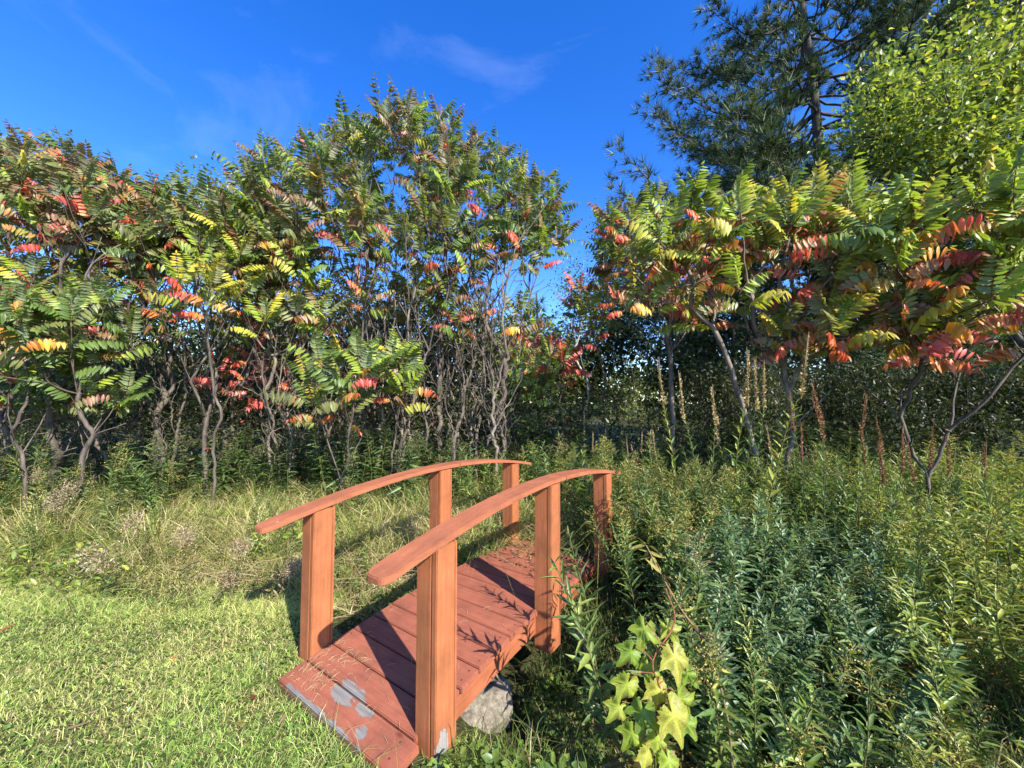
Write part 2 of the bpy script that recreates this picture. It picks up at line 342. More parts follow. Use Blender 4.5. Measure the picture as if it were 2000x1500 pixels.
link('front_board', box_mesh('front_board', 0.03, 0.93, 0.06, m_plank, 0.004), bridge).location = (-0.215, -0.02, -0.022)
for i in range(3):
    for sgn in (-1, 1):
        u = BS * i; top = float(rail_z(u)) - 0.0305; bot = [-0.06, -0.11, -0.08][i]
        if sgn < 0 and i == 0: bot = -0.02
        h = top - bot
        p = bpy.data.objects.new('post', None); C.objects.link(p); p.parent = bridge; p.location = (u, -sgn * 0.502, (top + bot) / 2)
        p.rotation_euler = (random.uniform(-.006, .006), random.uniform(-.006, .006), 0)
        front_right = i == 0 and sgn > 0
        # local y = -v : wide timber inside, thin board on the +v side, strip at the back
        for bi, (x0, x1, y0, y1, dz) in enumerate(((-0.066, 0.064, -0.031, 0.063, 0), (-0.0655, 0.046, -0.064, -0.033, 0.0015), (0.048, 0.066, -0.0635, -0.033, 0.001))):
            me = box_mesh('board', x1 - x0, y1 - y0, h - dz * 2, m_postw if front_right and bi == 1 else m_post, 0.004, 0.0006)
            o = link('board', me, p); o.location = ((x0 + x1) / 2, (y0 + y1) / 2, -dz)
# nail heads
mn, ntn, on = newmat('rusty_nail'); pn = node(ntn, 'ShaderNodeBsdfPrincipled', i_Roughness=0.6); pn.inputs['Base Color'].default_value = (0.06, 0.03, 0.02, 1); ntn.links.new(pn.outputs[0], on.inputs[0])
bm = bmesh.new(); bmesh.ops.create_cone(bm, cap_ends=True, segments=8, radius1=0.0042, radius2=0.0036, depth=0.002); nail = bpy.data.meshes.new('nail'); bm.to_mesh(nail); bm.free(); nail.materials.append(mn)
for i in range(min(10, len(edges) - 1)):
    for v in (-0.40, 0.425):
        for k in (0.28, 0.72):
            u = edges[i] + (edges[i + 1] - edges[i]) * k; o = link('nail', nail, bridge); o.location = (u, -(v + random.uniform(-.012, .012)), float(deck_z((edges[i] + edges[i + 1]) / 2)) + 0.0025 + (u - (edges[i] + edges[i + 1]) / 2) * (-2 * 0.07 * (u - BS) / BS ** 2))
# rough concrete footing under the near end
bm = bmesh.new(); bmesh.ops.create_icosphere(bm, subdivisions=4, radius=1.0)
for v in bm.verts:
    d = v.co.copy(); q = Vector((math.copysign(abs(d.x) ** 0.62, d.x) * 0.27, math.copysign(abs(d.y) ** 0.4, d.y) * 0.45, math.copysign(abs(d.z) ** 0.62, d.z) * 0.17))
    from mathutils import noise as mnoise
    v.co = q * (1 + 0.16 * mnoise.fractal(q * 7, 0.9, 2.1, 6) + 0.05 * mnoise.noise(q * 40))
me = bpy.data.meshes.new('concrete_footing'); bm.to_mesh(me); bm.free()
foot = link('concrete_footing', me, None, bark_mat('rough_concrete', (0.10, 0.083, 0.058), (0.27, 0.235, 0.175), 38, 0.95, 1.0))
pc = np.array([BX, BY]) + DU * 0.40 + DV * 0.07; foot.location = (pc[0], pc[1], -0.255); foot.rotation_euler = (0, 0, math.pi / 2 - YAW)
tag(foot, 'rough pale concrete footing under the near end of the wooden footbridge', 'footing')

# ------------------------------------------------------------------ sumac: compound leaves
GREEN, OLIVE, LIME, YEL, ORG, RED, PINK, MAR = (0.105, 0.165, 0.030), (0.175, 0.185, 0.055), (0.25, 0.32, 0.035), (0.56, 0.42, 0.05), (0.58, 0.22, 0.05), (0.56, 0.075, 0.05), (0.60, 0.15, 0.12), (0.24, 0.09, 0.055)
COLOURS = {'green': (GREEN, GREEN), 'olive': (OLIVE, OLIVE), 'lime': (LIME, LIME), 'limeyellow': (LIME, YEL), 'bronze': (OLIVE, MAR), 'yelloworange': (YEL, ORG), 'orangered': (ORG, RED), 'red': (RED, PINK), 'greenred': (LIME, RED)}
CN = list(COLOURS)
def frond(shape, colour, hi, L=1.0):
    """compound leaf of length 1 along +Y, arching down; returns V, T, K"""
    r = np.random.default_rng(shape * 97 + CN.index(colour) * 13 + 5)
    droop = [0.45, 0.75, 1.0, 0.65, 1.2, 0.85, 0.3, 1.4][shape % 8]; hang = [0.40, 0.60, 0.50, 0.85, 0.7, 1.0, 0.45, 1.2][shape % 8]
    if colour in ('orangered', 'red', 'greenred', 'yelloworange'): hang += 0.35
    n = 26; s = np.linspace(0, 1, n); th = 0.15 - droop * (s ** 1.3) + 0.05 * np.sin(s * 7 + shape); side = 0.12 * np.sin(s * 3 + shape * 1.7) * (shape % 3 - 1)
    st = np.stack([np.sin(side) * np.cos(th), np.cos(side) * np.cos(th), np.sin(th)], -1); P = np.vstack([[0, 0, 0], np.cumsum(st[:-1] / (n - 1), 0)])
    S = Soup(); ca, cb = [np.array(c) for c in COLOURS[colour]]
    V, T = tube(P[::5 if not hi else 3], np.linspace(0.0085, 0.003, len(P[::5 if not hi else 3])), 3); S.add(V, T, np.array((0.22, 0.09, 0.05)) if colour not in ('green', 'olive') else np.array((0.17, 0.12, 0.05)))
    npair = [9, 10, 11, 9, 10, 8, 11, 9][shape % 8]; pos = []; D = []; N = []; Ls = []; ss = []
    for k in range(npair):
        q = 0.16 + 0.80 * k / (npair - 1); i = min(int(q * (n - 1)), n - 1); fwd = st[i]; up = np.array([0, -math.sin(th[i]), math.cos(th[i])]); xx = np.array([1.0, 0, 0])
        ll = 0.235 * (0.72 + 0.55 * math.sin(math.pi * min(1, (q + 0.08) * 0.82))) * (1 - 0.35 * max(0, q - 0.75) * 4 * 0.5)
        for sg in (-1, 1):
            if r.random() < 0.04: continue
            fa = 0.30 + 0.35 * q + r.normal() * 0.08; hd = hang * (0.75 + 0.5 * r.random()); d = sg * xx * math.cos(fa) + fwd * math.sin(fa)
            dd = d * math.cos(hd) - up * math.sin(hd); nn = up * math.cos(hd) + d * math.sin(hd) + r.normal(size=3) * 0.12
            pos.append(P[i]); D.append(dd); N.append(nn); Ls.append(ll * (0.88 + 0.24 * r.random())); ss.append(q)
    pos.append(P[-1]); D.append(st[-1]); N.append(np.array([0, 0, 1.0])); Ls.append(0.17); ss.append(1.0)
    Ls = np.array(Ls); ss = np.array(ss)[:, None]; V, T, k = place(TL_HI if hi else TL_LO, np.array(pos), np.array(D), np.array(N), Ls, Ls * 0.34)
    f = np.clip(ss * 0.9 + r.normal(size=ss.shape) * 0.25, 0, 1); K = (ca * (1 - f) + cb * f) * (1 + 0.16 * r.normal(size=(len(f), 1))).clip(0.5, 1.5)
    S.add(V, T, rep(K, k).clip(0.004, 0.9)); return S.cat()
FR_ME, FR_LO = {}, {}
def frond_mesh(sh, c):
    if (sh, c) not in FR_ME: V, T, K = frond(sh, c, True); FR_ME[sh, c] = mesh_np('sumac_leaf', V, T, K, M_SUMAC)
    return FR_ME[sh, c]
def frond_lo(sh, c):
    if (sh, c) not in FR_LO: FR_LO[sh, c] = frond(sh, c, False)
    return FR_LO[sh, c]

# ------------------------------------------------------------------ branching skeletons
def skeleton(roots, targets, is_tip, bf=0.45, down=2.0):
    nodes = [np.array(r, float) for r in roots]; par = [-1] * len(nodes); plen = [0.0] * len(nodes); tipf = [False] * len(nodes)
    T = np.array(targets, float); n = len(T); best = np.full(n, 1e9); bp = np.zeros(n, int); done = np.zeros(n, bool)
    def relax(j):
        d = np.linalg.norm(T - nodes[j], axis=1); c = d + bf * plen[j] + down * np.maximum(0, nodes[j][2] - T[:, 2] - 0.02)
        m = (c < best) & ~done; best[m] = c[m]; bp[m] = j
    for j in range(len(nodes)): relax(j)
    for _ in range(n):
        i = int(np.argmin(np.where(done, 1e9, best))); done[i] = True; j = len(nodes)
        nodes.append(T[i]); par.append(int(bp[i])); plen.append(plen[bp[i]] + np.linalg.norm(T[i] - nodes[bp[i]])); tipf.append(bool(is_tip[i]))
        if not is_tip[i]: relax(j)
    nodes = np.array(nodes); ch = [[] for _ in nodes]
    for i, p in enumerate(par):
        if p >= 0: ch[p].append(i)
    for _ in range(3):       # let the stems run smoothly
        new = nodes.copy()
        for i, p in enumerate(par):
            if p >= 0 and ch[i]: new[i] = 0.4 * nodes[i] + 0.3 * nodes[p] + 0.3 * np.mean([nodes[c] for c in ch[i]], 0)
        nodes = new
    return nodes, par, tipf
def branch_mesh(nodes, par, tip_r, power=2.3, sides=5, sub=3, wob=0.018, rmin_sides=0.012, rmax=1.0):
    n = len(nodes); ch = [[] for _ in range(n)]
    for i, p in enumerate(par):
        if p >= 0: ch[p].append(i)
    rad = np.zeros(n); order = []; st = [i for i in range(n) if par[i] < 0]
    while st: i = st.pop(); order.append(i); st += ch[i]
    for i in reversed(order): rad[i] = tip_r if not ch[i] else min(rmax, sum(rad[c] ** power for c in ch[i]) ** (1 / power) * 1.02)
    S = Soup(); starts = [(i, None) for i in range(n) if par[i] < 0]
    while starts:
        i, p = starts.pop(); P = []; Rr = []
        if p is not None: P.append(nodes[p]); Rr.append(min(rad[i] * 1.05, rad[p]))
        while True:
            P.append(nodes[i]); Rr.append(rad[i])
            if not ch[i]: break
            c = sorted(ch[i], key=lambda q: -rad[q]); starts += [(q, i) for q in c[1:]]; i = c[0]
        if len(P) < 2: continue
        Q = spline(P, sub); rr = np.interp(np.linspace(0, 1, len(Q)), np.linspace(0, 1, len(Rr)), Rr)
        if wob and len(Q) > 3: Q[1:-1] += rng.normal(size=Q[1:-1].shape) * wob * 0.35
        V, T = tube(Q, rr, sides if Rr[0] > rmin_sides else 4); S.add(V, T, np.array((0.2, 0.2, 0.2)))
    return S, rad
def blob_points(blobs, mind):
    """points on the outer shells of ellipsoids (centre pixel, depth, pixel radii, depth radius, how many)"""
    out = []
    for (px, py, Y, rx, ry, rz, n) in blobs:
        c = at(px, py, Y); a, b = rx * Y / F, ry * Y / F; k = 0; tries = 0
        while k < n and tries < n * 40:
            tries += 1; d = rdir(1)[0]
            if d[2] < -0.55: continue
            q = c + d * np.array([a, rz, b]) * (0.62 + 0.38 * rng.random() ** 0.5)
            if all(np.linalg.norm(q - o) > mind for o in out): out.append(q); k += 1
    return out

CAM = np.array([0, 0, CH])
def sumac(label, roots, blobs, extra=(), mind=0.26, weights=None, low_weights=None, size=(0.38, 0.53), per=(6, 9), tip_r=0.006, parts=300, bark=None, group='sumac trees', stems=0, mids=2, seed=0, name='sumac_tree', zlow=0.35, bigf=1.0, fork=None, rmax=0.042):
    global rng
    rng = np.random.default_rng(1000 + seed); rnd = random.Random(seed)
    roots = [np.array([x, y, float(gz(x, y)) - 0.05]) for x, y in roots]; base = np.mean(roots, 0)
    tips = blob_points(blobs, mind) + [np.array(e) for e in extra]; tips = np.array(tips)
    targets = list(tips); isT = [True] * len(tips)
    for t in tips:
        r0 = min(roots, key=lambda r: np.linalg.norm((r - t)[:2])); 
        if fork is not None: r0 = np.array(fork)
        for k in range(mids):
            f = rng.uniform(0.12 if fork is not None else 0.25, 0.92); q = r0 + (t - r0) * f; q[:2] = r0[:2] + (t - r0)[:2] * f ** 1.5; q += rng.normal(size=3) * 0.06
            targets.append(q); isT.append(False)
    for k in range(stems):   # bare leaning stems inside the clump
        r0 = roots[rng.integers(len(roots))]; h = rng.uniform(1.0, 2.6); a = rng.uniform(0, 6.28)
        for f in (0.35, 0.7, 1.0): targets.append(r0 + np.array([math.cos(a) * 0.5 * f * f * h * 0.6, math.sin(a) * 0.5 * f * f * h * 0.6, h * f]) + rng.normal(size=3) * 0.08); isT.append(False)
    if fork is not None:
        for r0 in roots:
            for f in (0.33, 0.66, 1.0): targets.append(r0 + (np.array(fork) + (r0 - base) * 0.8 - r0) * f); isT.append(False)
    nodes, par, tf = skeleton(roots, targets, isT)
    S, rad = branch_mesh(nodes, par, tip_r, rmax=rmax)
    root = empty(name, base); tag(root, label, 'tree', group)
    me = S.mesh('trunk', bark or M_BARK, True); me.transform(Matrix.Translation(-Vector(base))); link('trunk', me, root)
    tz = tips[:, 2]; z0, z1 = tz.min(), tz.max() + 1e-3
    W = weights or dict(green=4, olive=5, lime=2, bronze=2); LW = low_weights or dict(lime=2, limeyellow=0.7, olive=2, green=2, bronze=2, orangered=1.2, red=1.6, greenred=1.2, yelloworange=0.4)
    fr = []
    for i in range(len(nodes)):
        if not tf[i]: continue
        d = nrm(nodes[i] - nodes[par[i]]); d = nrm(d + np.array([0, 0, 0.7])); hz = (nodes[i][2] - z0) / (z1 - z0); n = rnd.randint(*per); az0 = rnd.uniform(0, 6.28)
        for k in range(n):
            g = k / max(1, n - 1)      # 0 = youngest at the tip, 1 = oldest below
            az = az0 + k * 2.4 + rnd.gauss(0, 0.2); el = R(72) * (1 - g) ** 0.8 + R(8) * g + rnd.gauss(0, 0.12)
            f = np.array([math.cos(az) * math.cos(el), math.sin(az) * math.cos(el), math.sin(el)]); f = nrm(f + d * 0.35)
            el = math.asin(f[2]); az = math.atan2(f[1], f[0])
            old = g > 0.6 and rnd.random() < 0.75 or hz < zlow and rnd.random() < 0.5
            wt = LW if old else W; c = rnd.choices(list(wt), list(wt.values()))[0]
            sh = rnd.choice((2, 4, 5, 7) if g > 0.55 else (0, 1, 2, 3, 5) if g > 0.25 else (0, 6, 1, 3)); L = rnd.uniform(*size) * (0.72 + 0.28 * min(1, g * 2.2)) * bigf
            if old and c in ('red', 'orangered', 'greenred', 'yelloworange'): el -= rnd.uniform(0.15, 0.6); sh = rnd.choice((4, 5, 7)); L *= 0.85
            p = nodes[i] - d * (0.16 + 0.12 * old) * g
            fr.append((np.linalg.norm(p - CAM) - 0.6 * (p[2] - base[2]) * 0 + (0 if not old else 0.05), p, el, az, rnd.gauss(0, 0.22), sh, c, L))
    fr.sort(key=lambda q: q[0]); S2 = Soup()
    for k, (_, p, el, az, roll, sh, c, L) in enumerate(fr):
        rot = Euler((el, roll, az - math.pi / 2), 'XYZ') 
        mat3 = Matrix.Rotation(az - math.pi / 2, 3, 'Z') @ Matrix.Rotation(el, 3, 'X') @ Matrix.Rotation(roll, 3, 'Y')
        if k < parts:
            o = link('leaf', frond_mesh(sh, c), root); o.location = Vector(p - base); o.rotation_euler = mat3.to_euler(); o.scale = (L, L, L)
        else:
            V, T, K = frond_lo(sh, c); S2.add((V * L) @ np.array(mat3).T + (p - base), T, K)
    if S2.n: tag(link('crown', S2.mesh('crown', M_SUMAC), root), None, None, None, 'stuff')
    return root
def gxy(px, Y): p = at(px, 800, Y); return (p[0], Y)

REDDISH = dict(olive=4, bronze=4, green=2, lime=2, greenred=1.5, orangered=0.6)
sumac('tall reddish sumac at the left edge of the thicket', [gxy(20, 5.4), gxy(110, 5.0), gxy(180, 5.6), gxy(-60, 5.7)],
      [(60, 420, 5.2, 170, 140, 0.9, 44), (230, 455, 5.4, 130, 100, 0.9, 30), (-120, 405, 5.6, 160, 140, 1.0, 22), (150, 560, 5.3, 190, 50, 0.6, 14)], [at(45, 285, 5.2), at(160, 325, 5.3), at(0, 295, 5.4)], weights=REDDISH, seed=1, stems=8)
sumac('olive green sumac between the reddish sumac and the tallest one', [gxy(330, 5.7), gxy(400, 5.5), gxy(450, 6.0)],
      [(420, 490, 5.6, 150, 95, 0.9, 38), (330, 460, 6.0, 110, 70, 0.8, 18), (400, 600, 5.5, 140, 50, 0.6, 10)], [at(352, 380, 5.8), at(470, 372, 5.6)], seed=2, stems=8)
sumac('tallest broad sumac with a pointed top in the middle of the picture', [gxy(640, 6.1), gxy(720, 5.9), gxy(790, 6.2), gxy(860, 6.0), gxy(930, 6.1), gxy(965, 5.8), gxy(560, 6.3)],
      [(800, 345, 6.0, 150, 105, 1.0, 42), (620, 420, 5.8, 130, 110, 1.0, 38), (950, 415, 6.0, 130, 105, 0.9, 32), (740, 500, 5.6, 250, 95, 0.9, 40), (1030, 490, 6.0, 75, 100, 0.7, 15), (520, 490, 5.6, 90, 90, 0.7, 14), (760, 610, 5.6, 270, 50, 0.7, 20)],
      [at(810, 222, 6.0), at(880, 250, 6.0), at(720, 262, 6.0), at(608, 290, 5.8), at(690, 270, 5.9), at(560, 310, 5.8), at(975, 310, 6.0), at(1085, 390, 6.0), at(1010, 340, 6.1), at(1100, 460, 6.0), at(920, 290, 6.0)],
      seed=3, stems=26, mids=3, low_weights=dict(lime=3, limeyellow=0.8, green=3, olive=2, orangered=1.3, red=1.6, greenred=1.4, yelloworange=0.5, bronze=2))
LOWW = dict(green=4, lime=5, limeyellow=1)
sumac('young bright green sumac with yellow leaves in front of the tallest sumac', [gxy(700, 4.9), gxy(640, 5.1), gxy(760, 5.0)],
      [(700, 740, 4.8, 120, 50, 0.5, 13)], [at(790, 700, 4.8), at(610, 790, 4.6), at(690, 790, 4.6)], seed=4, weights=LOWW, per=(5, 7), mids=1, zlow=0.6)
sumac('low yellow-green sumac bough in front of the left thicket', [gxy(420, 5.1)],
      [(400, 560, 4.8, 70, 35, 0.4, 6)], [at(470, 500, 4.9), at(520, 620, 4.9)], seed=5, weights=dict(lime=4, limeyellow=3), low_weights=dict(limeyellow=3, yelloworange=2, orangered=2, lime=2), per=(5, 7))
sumac('low dark green sumac at the left edge beneath the reddish one', [gxy(60, 4.5), gxy(-40, 4.6), gxy(170, 4.7)],
      [(60, 660, 4.4, 150, 75, 0.6, 20), (190, 640, 4.7, 70, 70, 0.5, 7), (40, 570, 4.8, 120, 40, 0.5, 8), (90, 765, 4.7, 170, 40, 0.5, 11)], [], seed=6, weights=dict(green=6, olive=3, lime=1), low_weights=dict(green=5, yelloworange=1, red=1, lime=1, bronze=1))
sumac('low sumac with scarlet leaves in the shade of the thicket', [gxy(480, 6.3), gxy(540, 6.0)],
      [(480, 730, 6.0, 60, 60, 0.5, 9)], [], seed=7, weights=dict(red=3, greenred=2, lime=2), low_weights=dict(red=4, orangered=2), per=(4, 6))
sumac('red and yellow sumac bush in the gap right of the tallest sumac', [gxy(1050, 7.2), gxy(1100, 7.4), gxy(1000, 7.0)],
      [(1060, 720, 7.2, 80, 70, 0.7, 22)], [at(1130, 560, 7.6), at(1120, 600, 7.6)], seed=8, weights=dict(lime=3, orangered=2, red=2, greenred=3, bronze=1), per=(5, 7))
sumac('small bright green sumac sapling in the gap behind the bridge', [gxy(1020, 6.2)],
      [(1020, 760, 6.2, 45, 50, 0.4, 8)], [], seed=9, weights=dict(green=4, lime=5), low_weights=dict(lime=3, green=2), per=(5, 7))
sumac('slender half bare sumac beside the white birch trunk', [gxy(1185, 7.0)],
      [(1170, 620, 7.0, 40, 90, 0.4, 9)], [], seed=10, weights=dict(lime=3, limeyellow=2, olive=2), per=(3, 5))
sumac('sumac with a dark forked trunk behind the right-hand sumac', [gxy(1312, 6.0)],
      [(1250, 480, 6.1, 90, 90, 0.7, 22), (1330, 560, 6.2, 90, 70, 0.6, 12)], [at(1180, 440, 6.2), at(1200, 580, 6.0)], seed=11, weights=dict(olive=3, lime=3, green=2, bronze=1), low_weights=dict(red=3, orangered=3, greenred=2, lime=1, bronze=2), bark=M_BARKL, zlow=0.6, fork=at(1312, 715, 6.0))
RW = dict(lime=5, green=3, olive=1.5, limeyellow=1.5); RLW = dict(orangered=3, red=2, limeyellow=2, yelloworange=2, greenred=3, bronze=1, lime=2)
sumac('sumac with two pale trunks rising from the goldenrod right of the bridge', [gxy(1512, 4.3), gxy(1535, 4.35)],
      [(1400, 475, 4.2, 150, 75, 0.6, 15), (1570, 455, 4.3, 150, 70, 0.6, 13), (1480, 570, 4.2, 200, 50, 0.6, 9), (1600, 650, 4.0, 90, 40, 0.4, 7)],
      [at(1310, 440, 4.2), at(1350, 400, 4.2), at(1425, 385, 4.2), at(1540, 385, 4.3), at(1640, 400, 4.3), at(1270, 510, 4.2), at(1240, 580, 4.3)],
      seed=12, weights=RW, low_weights=RLW, bark=M_BARKL, tip_r=0.0085, zlow=0.45, size=(0.42, 0.58), fork=at(1520, 715, 4.3), rmax=0.028, stems=5)
sumac('large-leaved sumac reaching in at the right edge of the picture', [gxy(1770, 3.9), gxy(1850, 3.7)],
      [(1840, 490, 3.4, 150, 80, 0.5, 11), (2020, 470, 3.3, 120, 100, 0.5, 9), (1900, 620, 3.4, 150, 55, 0.5, 10)],
      [at(1900, 400, 3.2), at(1985, 375, 3.1), at(1700, 460, 3.7)], seed=13, weights=dict(lime=7, green=2, limeyellow=2), low_weights=RLW, tip_r=0.008, zlow=0.45, size=(0.42, 0.58), fork=at(1800, 700, 3.7), rmax=0.017, stems=8)

# ------------------------------------------------------------------ bare stems of the thicket
rng = np.random.default_rng(77)
def sapling(seed):
    r = np.random.default_rng(seed); tips = []; mids = []
    for k in range(34):
        z = r.uniform(1.3, 3.9); a = r.uniform(0, 6.28); q = r.uniform(0.15, 0.75) * (z / 3.0); t = np.array([math.cos(a) * q, math.sin(a) * q, z]); tips.append(t)
        for _ in range(2): f = r.uniform(0.3, 0.95); m = t * f; m[:2] = t[:2] * f ** 1.6; mids.append(m + r.normal(size=3) * 0.04)
    nodes, par, tf = skeleton([np.array([0, 0, -0.1])], tips + mids, [True] * 34 + [False] * 68, bf=0.3)
    S, _ = branch_mesh(nodes, par, 0.0035, rmax=0.020, sides=5, sub=3, wob=0.02); return S
SAP = [sapling(s).mesh('trunk', (M_BARK, M_BARKL)[s % 2], True) for s in (1, 2, 3, 4, 5, 6)]
k = 0
for px in list(np.linspace(-120, 480, 22)) + list(np.linspace(480, 1010, 40)):
    Y = random.uniform(5.3, 7.4); p = at(px + random.uniform(-20, 20), 800, Y)
    o = link('bare_sapling', SAP[k % 6]); k += 1; o.location = (p[0], Y, float(gz(p[0], Y))); o.rotation_euler = (random.gauss(0, .08), random.gauss(0, .08), random.uniform(0, 6.28)); s = random.uniform(0.85, 1.3); o.scale = (s, s, s)
    tag(o, 'thin bare grey stem in the thicket ' + ('under the reddish sumac at the left edge' if px < 260 else 'under the olive sumac' if px < 520 else 'under the left half of the tallest sumac' if px < 770 else 'under the right half of the tallest sumac'), 'sapling', 'bare stems ' + ('far left' if px < 260 else 'left' if px < 520 else 'middle' if px < 770 else 'right'))

# ------------------------------------------------------------------ pines
def tuft(n, r):
    d = nrm(np.stack([r.normal(size=n) * 0.62, np.abs(r.normal(size=n)) * 0.5 + 0.55, r.normal(size=n) * 0.62], -1)); x = nrm(np.cross(d, r.normal(size=(n, 3))))
    V = np.stack([-x * 0.030, x * 0.030, d * (0.75 + 0.3 * r.random((n, 1)))], 1).reshape(-1, 3); return V, np.arange(3 * n).reshape(-1, 3)
def pine(label, base, h, z0, spread, seed, cols, dens=1.0, lean=(0, 0), tl=0.29, group='pines behind the right-hand sumacs', rtr=0.2, zmax=None, dead=0):
    r = np.random.default_rng(seed); base = np.array([base[0], base[1], float(gz(*base)) - 0.1])
    zs = np.linspace(0, h, 14); tr = base + np.stack([lean[0] * (zs / h) + 0.06 * np.sin(zs * 0.7 + seed), lean[1] * zs / h + 0.05 * np.cos(zs * 0.9), zs], -1)
    B = Soup(); V, T = tube(spline(tr, 3), np.linspace(rtr, 0.03, 14 * 3 - 2), 8); B.add(V, T, np.array((.1, .1, .1)))
    P = []; D = []
    z = z0
    while z < (zmax or h * 0.97):
        f = (z - z0) / (h - z0); c = np.array([np.interp(z, zs, tr[:, k] - base[k]) for k in (0, 1)] + [z]) + base; nb = r.integers(4, 7); a0 = r.uniform(0, 6.28)
        for k in range(nb):
            a = a0 + k * 6.28 / nb + r.normal() * 0.3; L = spread * (1 - f) ** 0.7 * r.uniform(0.6, 1.05); up = r.uniform(-0.05, 0.28); hd = np.array([math.cos(a), math.sin(a), 0])
            n = 9; t = np.linspace(0, 1, n)[:, None]; br = c + hd * L * t + np.array([0, 0, 1.0]) * (up * L * t - 0.22 * L * np.sin(t * 2.6) + 0.26 * L * t ** 2.2) + np.vstack([[0, 0, 0], np.cumsum(r.normal(size=(n - 1, 3)) * 0.05, 0)])
            V, T = tube(br, np.linspace(0.018 + 0.007 * L, 0.006, n), 5); B.add(V, T, np.array((.1, .1, .1)))
            m = int(L / 0.15 * dens)
            for q in range(m):
                tt = 0.28 + 0.72 * (q + r.random()) / m; pb = np.array([np.interp(tt, t[:, 0], br[:, j]) for j in range(3)]); sd = 1 if q % 2 else -1
                td = nrm(hd * 0.75 + np.array([-hd[1], hd[0], 0]) * sd * r.uniform(0.3, 1.1) + np.array([0, 0, r.uniform(0.0, 0.5)])); tl_ = r.uniform(0.4, 0.95) * (1.15 - 0.6 * tt) * min(1, L / 2.5)
                V, T = tube(np.stack([pb, pb + td * tl_ * 0.5, pb + td * tl_ + np.array([0, 0, 0.05])]), np.array([0.010, 0.007, 0.004]), 3); B.add(V, T, np.array((.1, .1, .1)))
                ns = max(2, int(tl_ / 0.09)); s = np.linspace(0.25, 1, ns)[:, None]; P.append(pb + td * tl_ * s + r.normal(size=(ns, 3)) * 0.07); D.append(td + r.normal(size=(ns, 3)) * 0.45 + np.array([0, 0, 0.5]))
        z += r.uniform(0.38, 0.62)
    P = np.concatenate(P); D = nrm(np.concatenate(D)); n = len(P); N = nrm(r.normal(size=(n, 3))); S = Soup()
    tps = [tuft(17, r) for _ in range(4)]; idx = r.integers(0, 4, n)
    for k in range(4):
        m = idx == k; mm = int(m.sum()); ll = tl * r.uniform(0.8, 1.25, mm); V, T, kk = place(tps[k], P[m], D[m], N[m], ll, ll); c = np.array(cols)[r.integers(0, len(cols), mm)] * (1 + 0.22 * r.normal(size=(mm, 1))).clip(0.5, 1.6); S.add(V, T, rep(c, kk))
    root = empty('pine_tree', base); tag(root, label, 'tree', group)
    for nm, so_, mt in (('trunk', B, M_PINEBARK), ('crown', S, M_NEEDLE)):
        me = so_.mesh(nm, mt, nm == 'trunk'); me.transform(Matrix.Translation(-Vector(base))); o = link(nm, me, root)
        if nm == 'crown': o['kind'] = 'stuff'
    return root
PG = [(0.032, 0.060, 0.024), (0.050, 0.082, 0.030), (0.080, 0.115, 0.040), (0.115, 0.140, 0.052)]
pine('tall dark pine whose boughs reach left against the blue sky', gxy(1640, 10.0), 19, 4.6, 5.9, 21, PG, 1.05, lean=(-0.7, 0), zmax=14.0)
pine('pine with a straight bare upper trunk behind the tall dark pine', gxy(1850, 12.5), 20, 5.0, 4.2, 22, PG, 0.5, zmax=16, tl=0.30)
pine('dark pine at the far right behind the yellow-green tree', gxy(2150, 10.5), 17, 2.5, 4.0, 23, PG, 0.4, zmax=14, tl=0.30)
pine('dark low pine in the shade behind the trunk of the right-hand sumac', gxy(1430, 9.5), 5.2, 0.4, 2.4, 24, PG[:3], 1.0, rtr=0.09)
pine('dark low pine in the shade behind the large-leaved sumac', gxy(1760, 8.8), 5.2, 0.4, 2.4, 27, PG[:3], 1.0, rtr=0.09)
pine('small blue-green pine seen in the gap right of the tallest sumac', gxy(1050, 13), 5.4, 0.5, 2.0, 25, [(0.06, 0.115, 0.07), (0.08, 0.14, 0.085)], 1.0, rtr=0.09, group='pines beyond the gap', tl=0.30)
pine('dark green pine far back behind the middle of the picture', gxy(940, 15), 6.0, 0.5, 2.2, 26, PG, 0.9, rtr=0.09, group='pines beyond the gap', tl=0.32)

